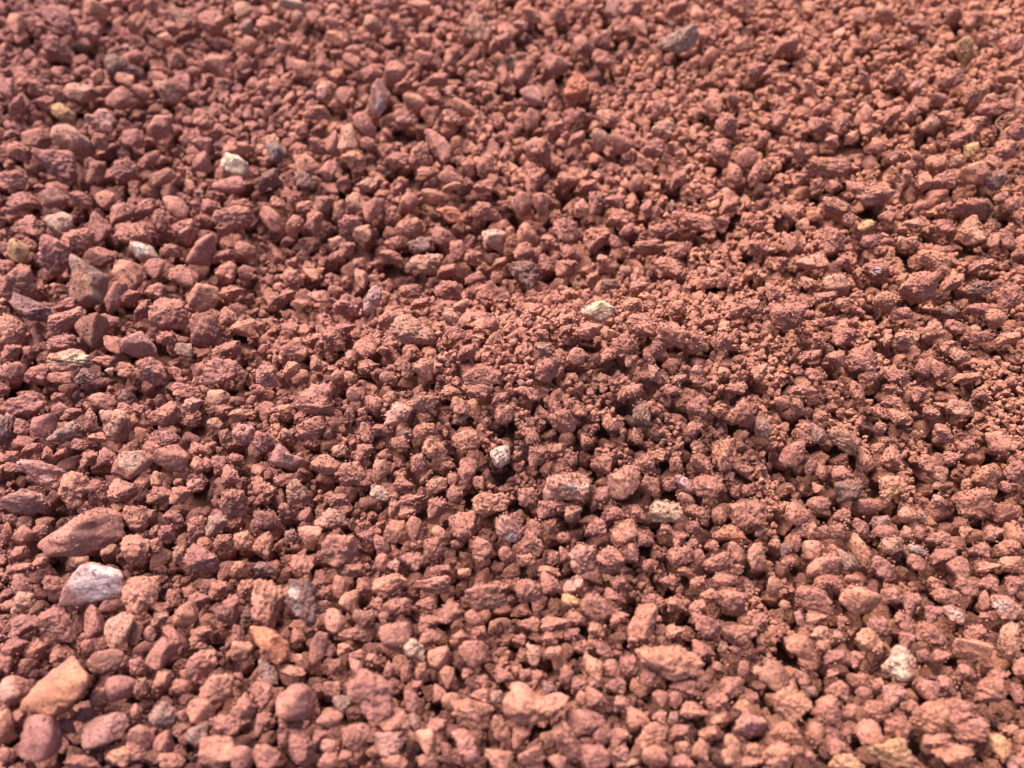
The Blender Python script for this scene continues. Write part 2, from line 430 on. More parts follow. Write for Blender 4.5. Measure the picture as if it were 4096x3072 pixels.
   poly=[(640,545),(700,560),(780,640),(930,710),(910,950),(760,1000),(640,960),(615,800),(660,700)], spot=[(0.35,0.42,0.42,(0.08,0.075,0.085)),(-0.1,-0.2,0.75,(0.33,0.16,0.11))])),
 (1110,700,320,230,35,'a','O',dict(short='pale orange slanted block', label='pale orange-brown slanted block right of the black-streaked block')),
 (1340,670,200,190,-10,'r','M'), (1580,730,270,210,-5,'r','R'), (1740,920,290,270,5,'a','O',dict(short='tan pyramid', label='tan-orange pyramid-shaped stone, left of middle')),
 (1955,700,190,210,0,'k','R'), (2120,700,140,130,20,'r','R'), (160,790,340,290,-5,'k','R'),
 (270,1010,390,200,15,'p','D',dict(short='jagged dark grey stone', label='jagged dark grey-purple stone at the left edge, middle height')),
 (565,1120,370,190,-25,'k','R'), (790,1200,240,310,0,'a','B'), (990,910,165,290,10,'r','M'),
 (1480,1060,360,300,5,'k','R',dict(short='big round rough stone', label='big round rough terracotta stone below and left of the tan pyramid')),
 (1790,1190,280,290,0,'k','R'),
 (600,1450,0,0,0,'k','T',dict(short='ochre stone with a white glint', label='ochre stone with one white glassy spot, lower left of the streaked block',
   poly=[(405,1420),(470,1390),(600,1345),(720,1370),(790,1450),(800,1500),(650,1540),(480,1560),(430,1520)], spot=[(0.12,-0.05,0.16,(0.85,0.82,0.78)),(0.4,0.1,0.5,(0.62,0.44,0.28))])),
 (1230,1330,320,230,20,'a','P',dict(short='pale-faced slanted block', label='pale-faced slanted block left of the stone with two pits')),
 (1320,1550,290,250,5,'k','R',dict(short='stone with two pits', label='round terracotta stone with two small pits like eyes, left side', spot=[(-0.2,0.35,0.09,(0.16,0.06,0.05)),(0.1,0.32,0.09,(0.16,0.06,0.05)),(0.0,0.0,0.35,(0.48,0.24,0.21))])),  # both pits are dark spots of colour in place of their shade
 (1910,1550,340,240,0,'k','R'), (100,1190,220,290,0,'k','O'), (980,1320,210,170,0,'a','R'), (90,1560,220,200,0,'k','R'), (745,1590,170,150,0,'p','D'),
 (945,1550,70,70,0,'a','C'), (1600,1370,170,130,0,'a','G'), (2100,1180,220,160,-10,'a','O'), (1985,1080,180,190,0,'k','R'), (2010,880,210,150,0,'k','R'),
 (880,560,230,170,10,'a','M'), (540,1310,300,170,5,'k','M'), (1380,260,180,240,10,'k','M'), (1835,120,200,150,0,'k','M'), (2090,110,220,100,0,'k','O'),
 (1130,910,210,150,0,'k','R'), (1340,860,190,160,0,'k','R'), (1240,1030,160,200,0,'k','R'), (570,980,220,130,-15,'k','M'), (920,1130,180,160,10,'a','M'),
 (1990,1370,200,170,0,'k','R'), (1440,1270,190,130,0,'k','M'), (330,1570,230,180,0,'k','M'), (530,1610,230,110,-5,'a','R'), (890,1460,200,110,5,'k','R'),
 (1100,1540,180,150,0,'k','R'), (2120,500,180,150,0,'r','R'), (1930,560,200,120,0,'k','R'), (1470,510,180,120,0,'k','R'), (110,1380,170,130,0,'k','R'), (250,1370,90,80,0,'a','R')],
(1, 1): [
 (140,240,265,150,52,'r','R'), (335,280,175,180,0,'r','R'), (520,270,150,260,-10,'k','R'), (1325,310,260,190,10,'k','O'), (1610,390,190,180,0,'r','R'),
 (1680,200,270,150,15,'a','O',dict(short='bright red-orange chip', label='bright red-orange chip with a fresh face, centre of the upper half', spot=[(0.1,-0.2,1.2,(0.52,0.17,0.095))])),
 (2060,415,225,200,0,'a','C',dict(short='pale pink cube', label='pale pink-white cube-like stone just above the middle')),
 (1960,170,200,170,0,'k','R'),
 (1460,630,350,200,-10,'k','T',dict(short='big ochre loaf', label='big ochre-brown loaf-shaped stone just above and left of the middle')),
 (1650,690,190,130,0,'k','R'), (1000,160,200,230,15,'a','R'), (865,90,180,170,0,'r','T'), (1315,90,180,190,0,'r','R'), (1530,40,200,130,0,'r','O'),
 (930,350,170,180,20,'a','T'), (1420,460,220,140,-10,'p','D',dict(short='mauve pitted stone', label='mauve-grey pitted stone between the big ochre loaf and the round ones above')),
 (820,270,230,140,0,'k','M'),
 (990,950,0,0,0,'p','P',dict(short='upright pink splinter', label='pale pink porous splinter standing upright, left of the middle', flat=0.8, dust=0.0, spot=[(0,0,2,(0.52,0.28,0.25))],
   poly=[(1010,805),(1085,830),(1092,910),(1040,1000),(965,1065),(895,1080),(925,975)])),
 (790,980,270,200,0,'k','M',dict(short='dark crumbly ball', label='dark red crumbly ball just left of the upright pink splinter')),
 (1360,1190,390,270,0,'k','T',dict(short='big crumbly ochre clod', label='big crumbly ochre clod below the big ochre loaf')),
 (950,1330,220,200,15,'k','R'), (1450,1530,170,210,0,'a','O'), (1950,1580,350,200,0,'k','R'), (90,1590,200,200,0,'k','P'), (300,1530,190,150,-40,'a','O'),
 (1690,1100,130,140,0,'r','T'), (1140,1090,200,160,-20,'a','R'), (540,910,190,130,-15,'a','R'), (900,750,140,180,10,'a','R'), (1180,560,220,130,0,'k','R'),
 (330,1390,270,200,0,'k','R'), (680,1280,190,200,0,'k','R'), (1660,850,250,170,0,'k','R'),
 (2060,870,270,190,0,'a','R',dict(short='stone with a fresh pink-red face', label='dusty stone with one fresh smooth pink-red face, near the middle', spot=[(0.3,-0.1,0.55,(0.47,0.20,0.15))])),
 (1750,510,150,190,0,'a','M'), (530,1480,130,150,0,'k','R'), (1820,1390,170,150,0,'k','R'), (690,440,130,140,30,'a','T'), (590,110,180,170,0,'k','B'),
 (720,160,130,200,10,'k','R'), (340,60,150,130,0,'k','R'), (420,130,170,110,0,'k','R'), (190,90,140,110,0,'k','O'), (790,500,150,150,0,'k','R'), (680,560,120,100,0,'r','M'),
 (1210,440,130,120,0,'k','R'), (1180,200,170,160,0,'k','R'), (480,710,160,110,0,'a','O'), (320,750,190,160,0,'k','R'), (890,620,120,110,0,'k','M'),
 (1420,970,190,110,0,'k','R'), (380,970,150,100,0,'a','R'), (2020,1140,140,130,0,'r','R'), (1780,980,160,90,-35,'r','T'), (1720,1220,190,150,-15,'k','R'),
 (820,1440,100,150,0,'a','R'), (980,1520,190,120,0,'k','R'), (1310,1540,120,170,10,'k','B'), (1130,1600,140,100,0,'r','R'), (820,1600,120,110,0,'r','R'), (700,1590,120,120,0,'r','T'),
 (490,1290,120,120,0,'k','R'), (770,1190,190,130,0,'k','M'), (1160,470,100,120,0,'k','R'), (1860,570,130,130,20,'k','R'), (2110,620,130,110,0,'k','R'), (2080,740,110,100,0,'r','R'),
 (1880,750,180,80,-30,'a','R'), (670,850,110,90,0,'r','R'), (160,940,110,100,0,'k','B'), (280,900,140,140,0,'k','M'), (1330,860,220,130,0,'k','R')],
(1, 2): [
 (80,110,190,220,0,'r','R',dict(short='smooth tall pebble above the middle', label='smooth tall rounded terracotta pebble beside a square block, above the middle')),
 (255,110,150,200,0,'a','R',dict(short='square upright block', label='square upright terracotta block right of a smooth tall pebble')),
 (135,370,190,220,0,'r','O',dict(short='smooth orange egg', label='smooth orange egg-shaped stone right of the pale pink cube')),
 (120,540,230,210,20,'a','M',dict(short='mauve slab with a white speck', label='mauve slab with one tiny white speck below the smooth orange egg', spot=[(0.2,-0.55,0.1,(0.9,0.85,0.7))])),
 (470,340,250,260,0,'k','M'), (340,440,190,150,0,'k','R'), (740,395,260,200,-20,'k','R'), (920,230,190,170,0,'k','R'), (470,660,210,160,0,'k','R'), (510,520,170,160,0,'k','R'),
 (110,730,280,260,0,'k','D',dict(short='dark grey crumbly clod', label='dark grey crumbly clod in the very middle of the picture')),
 (740,1025,0,0,0,'a','C',dict(short='cream-yellow central stone', label='cream-yellow stone on the crest of the mound, right of the middle',
   poly=[(610,1030),(680,960),(790,930),(885,1010),(870,1060),(780,1130),(700,1110),(640,1080)], spot=[(0.1,0.4,0.7,(0.66,0.50,0.31))])),
 (1110,1150,280,210,10,'k','R',dict(short='rounded red stone on the mound', label='rounded red stone below and right of the cream-yellow central stone')),
 (1385,1240,290,240,0,'k','R'), (985,1310,240,190,0,'p','O',dict(short='orange ragged pitted clod', label='orange ragged pitted clod on the mound, below the rounded red stone')),
 (1610,260,300,180,10,'k','R',dict(short='overhanging arch-like stone', label='overhanging arch-like terracotta stone with a dark hole beneath it')),
 (1880,130,160,160,0,'k','R'), (1350,650,260,180,10,'k','R'),
 (1230,1570,120,150,10,'p','P',dict(short='small pale pink-grey pebble', label='small pale pink-grey pebble on the mound, alone among crumbs')),
 (680,1200,220,170,0,'k','R'), (1810,1290,190,170,0,'k','R'), (560,1420,150,160,0,'r','R'), (310,1540,230,220,0,'k','R'), (1040,980,180,130,0,'k','O'),
 (850,800,180,100,0,'k','D'), (890,80,180,120,0,'a','R'), (730,100,150,230,0,'k','R'), (290,1370,150,120,0,'k','G'), (1180,480,290,150,0,'k','R'),
 (1615,1290,150,190,0,'k','R'), (600,140,130,190,0,'a','R'), (300,620,150,170,0,'k','M'), (810,620,170,170,0,'k','R'), (1000,330,120,130,20,'r','R'), (890,430,120,130,0,'k','R'),
 (1160,130,110,130,0,'r','R'), (1290,330,250,120,-10,'k','R'), (700,740,100,100,0,'k','O'), (1100,830,180,140,0,'k','R'), (1430,1000,180,150,0,'k','O'), (1710,1110,160,130,10,'k','R'),
 (1950,1030,170,160,0,'k','R'), (470,1200,110,110,0,'k','R'), (270,1240,130,120,0,'k','R'), (1440,520,140,120,0,'k','M'), (1830,760,110,150,0,'k','R'), (1750,690,130,90,0,'k','P'),
 (1690,790,170,100,0,'k','O'), (1830,260,110,100,0,'r','M'), (1170,1430,90,100,0,'r','M'), (1030,1460,120,110,0,'k','R'), (850,1400,180,110,0,'k','R'), (1250,1350,110,120,0,'k','R'),
 (1590,1540,110,100,0,'a','P'), (1450,1620,120,90,0,'k','T'), (1600,1620,140,90,0,'k','R'), (2150,1560,180,160,-30,'k','O'), (2080,1000,200,160,0,'k','R'), (2130,480,190,140,0,'k','R')],
(1, 3): [
 (1770,330,240,270,0,'k','O',dict(short='large pale orange lump', label='large pale orange-brown lump at the right, upper half', spot=[(-0.1,-0.2,0.8,(0.50,0.25,0.16))])),
 (1450,610,330,200,15,'k','O',dict(short='pear-shaped orange stone', label='pear-shaped orange stone lying on its side, right part')),
 (960,680,230,220,0,'k','M',dict(short='mauve-topped round stone', label='round stone with a mauve-white flank, right part, middle height', spot=[(-0.4,-0.1,0.35,(0.5,0.36,0.35))])),
 (550,420,220,270,0,'k','R'), (390,610,250,165,-25,'a','O'), (850,300,150,100,-25,'r','Y',dict(short='small yellow-ochre chip', label='small yellow-ochre chip below the broad crumbly red lump')),
 (190,170,170,125,35,'a','O'), (590,150,300,200,0,'k','R'), (1740,140,350,160,0,'k','R'), (1290,830,320,290,0,'k','R',dict(short='large crumbly round clod', label='large crumbly round clod below the pear-shaped orange stone')),
 (590,800,240,200,0,'r','T'), (490,920,210,120,0,'k','R'), (1000,950,250,200,0,'k','O'), (180,1080,330,270,0,'k','M',dict(short='dark red craggy clod', label='big dark red craggy clod on the right shoulder of the mound')),
 (1200,1280,230,190,0,'p','T',dict(short='pale stone with a hollow', label='pale tan stone with a hollow in its face, right part')),
 (1410,1210,190,170,-30,'k','O'), (820,1440,290,240,0,'k','M',dict(short='dusky red knuckle-shaped stone', label='dusky red knuckle-shaped stone right of the mound')),
 (1670,1410,180,140,0,'k','T'), (590,1440,170,150,0,'a','R'), (2090,900,180,230,0,'k','R'), (1820,830,230,130,0,'p','D'), (1980,1090,160,190,-20,'a','O'), (1830,1010,230,120,10,'k','R'),
 (1350,1520,130,160,0,'r','R'), (220,450,150,200,0,'k','R'), (1290,270,190,110,-20,'a','R'), (2010,50,140,110,0,'r','R'), (1030,215,130,100,0,'r','R'), (50,870,130,190,0,'k','R'),
 (660,1250,240,170,0,'k','R'), (1120,1580,230,150,0,'k','R'), (1575,1030,120,110,0,'r','D'), (370,790,160,130,0,'k','O'), (1540,300,190,130,0,'k','R'), (1600,790,170,160,0,'k','R'),
 (2060,410,150,190,0,'k','R'), (1940,430,120,150,0,'r','O'), (1850,640,200,120,0,'k','R'), (450,1290,150,150,0,'k','R'), (530,1120,150,90,0,'k','R'), (640,960,150,100,0,'k','O'),
 (890,430,180,130,0,'k','M'), (1160,1050,200,120,0,'k','R'), (1620,1160,190,120,0,'k','R'), (370,1430,180,130,0,'k','R'), (700,240,130,110,0,'a','R'), (2110,110,140,130,0,'k','M'),
 (1850,1250,200,110,0,'k','R'), (2080,1270,200,120,0,'k','O'), (1550,1330,160,90,-10,'k','O'), (1490,1530,170,190,0,'k','R'), (1720,1610,240,100,0,'k','O'), (870,1590,190,130,-20,'k','O'),
 (400,1580,170,120,0,'k','R'), (250,1540,120,100,0,'k','R'), (1330,120,120,90,0,'r','M'), (100,620,150,130,0,'k','R'), (1040,1280,80,130,0,'k','O'), (650,600,130,110,0,'k','R'), (1240,440,150,120,0,'k','R')],
(2, 0): [
 (265,185,330,230,0,'k','M'), (375,355,215,210,0,'r','M'), (195,370,150,150,0,'k','M'), (515,230,170,150,0,'r','M'),
 (560,430,330,175,-18,'p','G',dict(short='grey porous slab', label='grey porous slab lying tilted near the left edge, lower half')),
 (880,150,225,150,10,'r','R'), (990,370,250,300,5,'k','T',dict(short='tan ragged upright stone', label='tan ragged upright stone, narrower at its foot, left side')),
 (795,330,140,240,0,'k','M'), (1420,260,340,230,0,'k','R'), (1680,185,180,155,0,'k','P'), (1895,115,190,140,0,'a','T'),
 (1130,690,380,270,10,'a','O',dict(short='large pale-topped block', label='large block with a pale whitish top face, left side, lower half', spot=[(0.2,0.2,0.6,(0.58,0.34,0.25))])),
 (1490,640,310,240,5,'r','R',dict(short='domed smooth stone', label='domed terracotta stone right of the large pale-topped block')),
 (1330,560,180,130,10,'r','R'), (2105,440,190,195,10,'p','P',dict(short='clean pitted triangular stone', label='clean pinkish triangular stone with small round pits, left of middle')),
 (1710,710,140,170,5,'a','O'), (1355,830,100,160,0,'a','O',dict(short='little upright brick', label='little brick-shaped upright stone below the domed smooth stone')),
 (370,780,470,250,5,'k','P',dict(short='wide pinkish mound-like stone', label='wide dusty pinkish stone near the left edge, above the orange upright one')),
 (630,920,280,330,10,'k','O',dict(short='orange upright chunk', label='orange-brown upright chunk above the huge pink slab')),
 (220,1010,440,240,10,'k','P',dict(short='pinkish ledge at the left edge', label='long pinkish ledge-like stone at the left edge with dark gap below')),
 (720,1310,0,0,0,'s','R',dict(short='huge pink slab', label='huge pink-brown slab with a smooth face, largest stone at the lower left', flat=0.7,
   poly=[(320,1390),(440,1290),(620,1170),(750,1090),(870,1060),(1010,1150),(1060,1220),(1030,1320),(900,1420),(700,1480),(560,1470),(450,1480)], spot=[(-0.1,0.1,0.5,(0.44,0.20,0.165))])),
 (855,940,180,240,0,'k','M'), (1050,930,260,230,0,'k','R'), (1190,1170,220,260,0,'k','O'), (1160,1450,250,290,0,'k','O',dict(short='orange-brown standing egg', label='orange-brown egg-like stone standing right of the huge pink slab')),
 (1700,1240,170,210,0,'k','R'), (1880,1220,190,180,0,'k','G'), (1550,1480,120,170,0,'k','T'), (1740,1510,300,260,0,'k','M'), (2010,1040,220,280,0,'k','R'), (2000,790,180,180,0,'k','R'),
 (1390,970,210,150,15,'k','R'), (1565,960,190,150,0,'k','R'), (200,1310,210,180,0,'r','R'), (165,1480,180,170,0,'k','R'), (340,1560,160,140,0,'k','O'), (780,650,150,140,0,'k','R'),
 (1510,1160,180,130,0,'k','M'), (1350,1400,140,160,0,'k','R'), (185,1600,260,120,0,'k','M'), (275,570,190,130,0,'k','M'), (1420,470,310,150,0,'k','M'),
 (60,400,140,290,0,'p','D',dict(short='tall dark grey stone on the left edge', label='tall dark grey stone cut by the left edge, lower half')),
 (1020,1060,140,70,0,'r','O'), (1610,60,290,140,5,'k','R'), (1720,560,170,120,0,'k','R'), (1900,680,140,130,0,'a','M'), (690,520,160,110,0,'k','M'), (100,630,150,110,0,'k','M'), (105,720,150,90,0,'k','M'),
 (420,600,110,120,0,'k','R'), (530,610,130,110,0,'k','M'), (850,460,190,90,5,'a','R'), (1085,215,150,110,0,'k','R'), (1200,220,110,90,0,'k','R'), (2090,260,220,110,-15,'k','O'), (1860,340,140,100,0,'r','T'),
 (1950,450,130,140,0,'k','B'), (1950,230,130,110,0,'k','R'), (2040,640,130,80,0,'r','R'), (1290,1160,130,160,0,'k','R'), (1340,1270,100,110,0,'r','M'), (1440,1290,160,150,0,'k','M'),
 (1930,1370,180,150,0,'k','R'), (2110,1350,210,180,0,'k','O'), (2065,1600,150,150,0,'k','O'), (1690,880,170,130,0,'k','R'), (1540,850,90,70,0,'k','R'), (1220,870,110,140,0,'a','R'), (620,260,200,110,0,'k','M'), (500,120,130,90,0,'k','M'),
 (940,640,200,180,0,'k','M'), (1790,700,100,140,0,'a','R'), (1640,320,110,110,0,'k','R'), (90,1160,160,90,0,'k','M'), (350,1270,150,110,0,'k','M'), (60,1290,100,200,0,'r','R')],
(2, 1): [
 (500,140,350,300,0,'k','R',dict(short='big round dusty boulder', label='big round dusty boulder-like stone above a flatter one, left of middle')),
 (470,380,290,220,0,'k','R'), (845,90,145,130,0,'r','R'), (1230,260,240,230,0,'k','P',dict(short='pinkish shield-shaped clod', label='pinkish shield-shaped clod, centre left of the picture')),
 (1460,170,270,175,10,'k','T'), (1770,310,175,70,-35,'k','D',dict(short='dark charcoal splinter', label='small dark charcoal-brown splinter left of the mound')),
 (1830,480,280,200,-5,'k','O'), (1530,550,200,210,-25,'p','O',dict(short='knobbly salmon clod', label='knobbly salmon-coloured clod below the pinkish shield-shaped one')),
 (250,640,0,0,0,'a','P',dict(short='pink-tipped pointed stone', label='pointed stone with a bright pink tip, left of middle, lower half',
   poly=[(205,495),(260,580),(400,640),(430,700),(300,760),(150,690),(120,670),(150,590)], spot=[(-0.4,0.5,0.5,(0.55,0.24,0.22))])),
 (610,700,240,185,5,'a','O',dict(short='orange box-shaped stone', label='orange-brown box-shaped stone right of the pink-tipped pointed one')),
 (840,780,250,230,0,'k','R'), (1070,750,190,220,0,'k','O',dict(short='orange square-bottomed stone', label='orange-brown square-bottomed stone above a cream-grey crumb, lower middle')),
 (2110,625,180,200,0,'a','G',dict(short='pale grey angular stone', label='pale grey-white angular stone tapering down, just left below the middle', spot=[(-0.2,0.2,1.1,(0.52,0.43,0.36))])),
 (1830,750,180,250,0,'a','R'), (360,930,210,240,0,'k','T',dict(short='tan dusty upright stone', label='tan dusty upright stone below the pink-tipped one')),
 (1070,935,170,150,0,'k','C',dict(short='cream-grey crumb', label='cream-grey knobbly small stone below the orange square-bottomed one')),
 (1560,880,200,140,-10,'k','O'), (1275,880,180,140,20,'k','R'), (1470,800,175,60,-55,'r','R',dict(short='small tilted rod', label='small rod-shaped stone tilted up, below the knobbly salmon clod')),
 (2025,1050,0,0,0,'p','O',dict(short='cavernous orange stone', label='orange angular stone with hollows in its top, lower middle',
   poly=[(1880,980),(1960,930),(2060,950),(2140,930),(2185,1040),(2150,1080),(2010,1140),(1960,1170),(1870,1060)])),
 (1800,1230,270,250,-10,'k','R',dict(short='domed stone with a gash', label='domed terracotta stone with a reddish gash, below the cavernous orange one')),
 (1600,1300,190,110,35,'r','O'), (430,1130,130,140,0,'r','R'), (660,1170,300,180,15,'k','T'), (470,1330,210,220,0,'a','O'), (1200,1270,180,200,0,'a','O'), (1360,1250,140,220,0,'r','R'),
 (1540,1410,200,210,0,'k','R'), (1970,1430,220,230,0,'k','R'), (2190,1240,250,280,0,'k','P',dict(short='pale pink grey-bellied stone', label='pale pink stone with a grey belly, lower middle', spot=[(0.1,-0.5,0.4,(0.42,0.33,0.33))])),
 (90,1180,230,200,0,'a','R'), (730,1430,310,280,0,'k','R'), (400,1570,220,200,0,'k','R'), (60,1400,180,240,0,'k','O'), (1345,1520,210,170,20,'k','M'), (1090,1540,130,160,20,'r','R'),
 (830,1610,260,120,0,'k','R'), (80,1600,180,130,0,'k','D'), (2140,270,170,180,0,'k','R'), (310,1310,140,120,0,'k','D'), (940,590,160,150,0,'k','R'), (960,420,140,190,0,'k','R'),
 (1090,1390,130,190,-20,'r','M'), (80,500,230,200,0,'k','M'), (1700,60,170,100,0,'k','O'), (1030,180,110,150,0,'a','R'), (1920,60,200,150,0,'k','R'), (1770,190,180,170,0,'k','R'), (2110,130,150,120,0,'k','R'),
 (720,580,140,120,0,'k','T'), (820,260,80,120,0,'k','R'), (920,240,90,80,0,'k','R'), (1100,400,190,110,0,'k','R'), (1240,510,150,120,-15,'a','R'), (1410,680,160,180,0,'k','R'), (1290,430,160,100,0,'k','G'),
 (1480,400,190,130,0,'k','O'), (1720,960,150,150,20,'r','M'), (1570,1070,180,170,0,'k','M'), (1200,1070,110,130,0,'k','R'), (1350,1000,230,110,-5,'k','M'), (1180,970,140,80,-10,'a','R'),
 (960,1320,130,130,0,'a','M'), (1310,1120,150,110,0,'k','R'), (1180,1570,130,110,0,'k','P'), (1740,1390,120,90,0,'r','R'), (2150,1470,120,130,0,'r','R'), (1710,820,110,110,0,'a','M'), (1920,850,100,120,0,'a','O'),
 (250,830,220,120,0,'k','R'), (1600,1610,220,100,0,'k','R'), (1800,1630,130,80,0,'k','O'), (120,940,130,100,0,'k','R'), (260,1090,120,130,0,'k','R'), (700,1000,230,110,0,'k','M'), (270,430,100,100,0,'k','G'), (620,430,90,100,0,'k','M'), (1660,700,150,80,0,'k','R'), (1390,1390,120,80,0,'k','R'), (250,220,140,90,0,'k','O')],
(2, 2): [
 (965,850,0,0,0,'s','P',dict(short='smooth salmon plate', label='smooth salmon-pink plate with a notched top, right of middle, lower half', flat=0.6,
   poly=[(820,770),(900,780),(980,700),(1060,700),(1110,760),(1100,880),(1030,950),(950,1005),(860,1000)], spot=[(0,0,2,(0.52,0.235,0.165))])),
 (480,890,430,260,0,'p','P',dict(short='large pocked pale stone', label='large pocked stone with pale lilac patches left of the smooth salmon plate', spot=[(0.1,0.1,0.3,(0.55,0.42,0.40)),(0.65,0.1,0.25,(0.6,0.4,0.3))])),
 (1205,880,240,165,55,'k','O',dict(short='orange craggy stone', label='orange craggy stone right of the smooth salmon plate')),
 (1475,860,190,125,35,'p','P',dict(short='white-speckled pink chip', label='pink-white speckled porous chip, right of middle', spot=[(0,0,2,(0.56,0.36,0.33))])),
 (1335,1100,290,220,-10,'k','C',dict(short='cream crusty stone', label='cream crusty stone with yellowish patches, right of middle, lower half', spot=[(-0.3,-0.2,0.8,(0.46,0.30,0.20))])),
 (1500,1000,170,110,20,'r','O'), (1650,710,290,150,50,'k','R',dict(short='finger-shaped dusty stone', label='finger-shaped dusty stone slanting down right, right of middle')),
 (1680,890,310,220,0,'k','R'), (1830,610,220,260,-20,'k','O',dict(short='orange crooked club-shaped stone', label='orange club-shaped stone, thick end down, right of middle')),
 (1990,250,270,270,0,'k','R',dict(short='big dusty mushroom-like clod', label='big dusty mushroom-like clod above the orange club-shaped stone')),
 (1600,190,180,210,0,'k','R'), (770,690,190,180,0,'k','R'), (970,1290,265,185,-35,'r','O',dict(short='smooth orange tongue', label='smooth orange tongue-shaped stone, lower right of middle')),
 (760,1000,170,240,0,'k','M'), (620,1520,270,260,0,'p','P',dict(short='pale pink sponge-like stone', label='pale pink sponge-like stone full of tiny holes, lower middle')),
 (850,1530,260,250,0,'k','R'), (2030,1110,310,240,0,'k','R',dict(short='big round sandy stone', label='big round sandy stone right of the cream crusty one')),
 (1880,1290,280,140,5,'a','O',dict(short='orange-red oblong', label='orange-red oblong stone under the big round sandy stone', spot=[(0,0,2,(0.47,0.175,0.10))])),
 (1610,1120,230,140,10,'a','B'), (1790,1130,130,150,0,'r','R'), (430,320,250,220,0,'k','R'), (360,590,190,160,0,'k','R'), (1110,260,150,230,-15,'k','G'), (180,460,140,160,0,'k','R'),
 (1020,80,220,160,0,'k','R'), (170,1360,200,190,0,'p','R'), (720,1250,200,170,-20,'k','M'), (1450,1340,130,130,0,'k','R'), (1940,1450,160,180,0,'k','R'), (2110,1490,170,240,10,'p','O'),
 (1780,1540,270,200,0,'k','R'), (1450,1490,230,170,0,'k','R'), (890,1110,200,160,0,'k','R'), (1030,1460,130,180,0,'r','M'), (320,1080,220,160,0,'k','M'), (530,1120,160,190,0,'k','T'),
 (1980,730,200,100,30,'r','O'), (370,190,120,120,0,'k','R'), (2160,370,130,200,0,'a','G'), (330,1620,220,100,0,'k','O'), (1500,1620,160,90,0,'k','O'), (1870,1610,280,110,0,'k','O'),
 (590,230,130,110,0,'k','O'), (500,170,110,100,0,'k','R'), (850,350,150,120,0,'k','R'), (1080,450,90,150,0,'k','O'), (650,490,120,110,0,'k','R'), (510,630,130,150,0,'k','M'), (230,620,190,190,0,'k','B'),
 (1150,700,220,170,10,'k','R'), (1420,690,120,150,0,'k','R'), (1230,620,190,110,0,'k','O'), (1580,400,150,170,0,'k','M'), (1610,550,150,110,20,'k','R'), (1400,50,170,100,0,'k','R'), (1930,40,180,110,0,'k','R'),
 (1780,230,120,100,0,'k','O'), (190,90,130,130,0,'k','R'), (440,720,170,100,0,'k','R'), (130,980,170,180,0,'k','R'), (340,1240,120,150,0,'k','B'), (210,1240,140,150,0,'k','R'), (440,1330,120,90,0,'r','O'), (360,1510,110,130,0,'k','B'),
 (460,1480,110,140,0,'k','M'), (130,1520,190,130,0,'k','O'), (1150,1340,170,130,0,'k','M'), (1350,1260,150,110,0,'k','O'), (1610,1500,110,150,0,'r','R'), (1560,1390,120,110,0,'k','M'), (1720,1400,120,110,0,'k','R'), (1560,1240,170,120,0,'k','R'),
 (2150,1280,130,120,0,'k','O'), (1180,1570,110,120,0,'k','R'), (2040,920,120,110,0,'k','M'), (1930,930,90,110,0,'k','R'), (1850,800,140,110,0,'k','M'), (1100,1130,150,150,0,'k','M'), (1360,870,120,130,0,'k','M')],
(2, 3): [
 (650,490,280,230,10,'k','T',dict(short='tan speckled boulder', label='tan speckled boulder-like stone, right part, lower half')),
 (200,600,220,220,0,'a','R',dict(short='smooth red kite-shaped stone', label='smooth red kite-shaped stone left of the tan speckled boulder')),
 (285,460,200,115,30,'r','R'), (840,660,140,230,0,'a','O'), (1060,640,200,230,0,'k','R'), (700,920,270,230,-20,'p','D',dict(short='dark purple pitted stone', label='dark purple pitted stone below the tan speckled boulder')),
 (835,1060,190,150,0,'a','R',dict(short='faceted red block', label='faceted smooth red block touching the dark purple pitted stone')),
 (1060,890,270,230,-20,'k','O',dict(short='ochre-bellied stone', label='jagged stone with an ochre underside right of the dark purple one', spot=[(-0.1,-0.35,0.5,(0.50,0.28,0.11))])),
 (1210,1135,180,150,10,'r','O',dict(short='smooth orange oval', label='smooth orange oval pebble, right part, lower half')), (1320,1140,70,140,0,'a','G'),
 (1400,690,190,170,0,'k','O'), (1470,780,160,150,0,'r','R'), (1870,800,250,220,0,'k','O'), (1760,1030,280,260,0,'k','R',dict(short='large round stone at the right', label='large round terracotta stone near the right edge, lower half')),
 (2030,1120,220,200,0,'k','R'), (2140,1310,210,170,20,'r','O',dict(short='smooth orange stone at the right edge', label='smooth orange egg-shaped stone cut by the right edge, lower half')),
 (250,1110,220,220,0,'a','R',dict(short='red wedge-shaped block', label='red wedge-shaped block, below the smooth red kite-shaped stone')),
 (440,1040,200,130,0,'r','R'), (340,1260,210,170,15,'k','O'), (790,1440,290,140,55,'r','O',dict(short='long leaning orange stone', label='long smooth orange stone leaning left, lower right')),
 (1070,1400,210,160,0,'k','T'), (1285,1440,150,125,-20,'a','G',dict(short='blue-grey chip', label='blue-grey chip, lower right, the only bluish one there', spot=[(0,0,2,(0.26,0.23,0.22))])),
 (390,1430,180,170,0,'a','O'), (700,1530,180,190,0,'k','G'), (550,1500,140,120,20,'a','R'), (1650,1580,190,200,-30,'a','R'), (1520,1500,200,170,0,'k','R'), (1950,1300,170,170,0,'k','R'), (1020,1280,230,130,0,'r','R'),
 (1460,1340,210,150,0,'k','R'), (1530,430,200,180,0,'k','R'), (1150,280,200,140,0,'k','O'), (1660,210,240,160,0,'k','T'), (970,390,120,130,0,'r','R'), (965,250,140,110,0,'a','R'), (445,430,150,190,0,'k','G'),
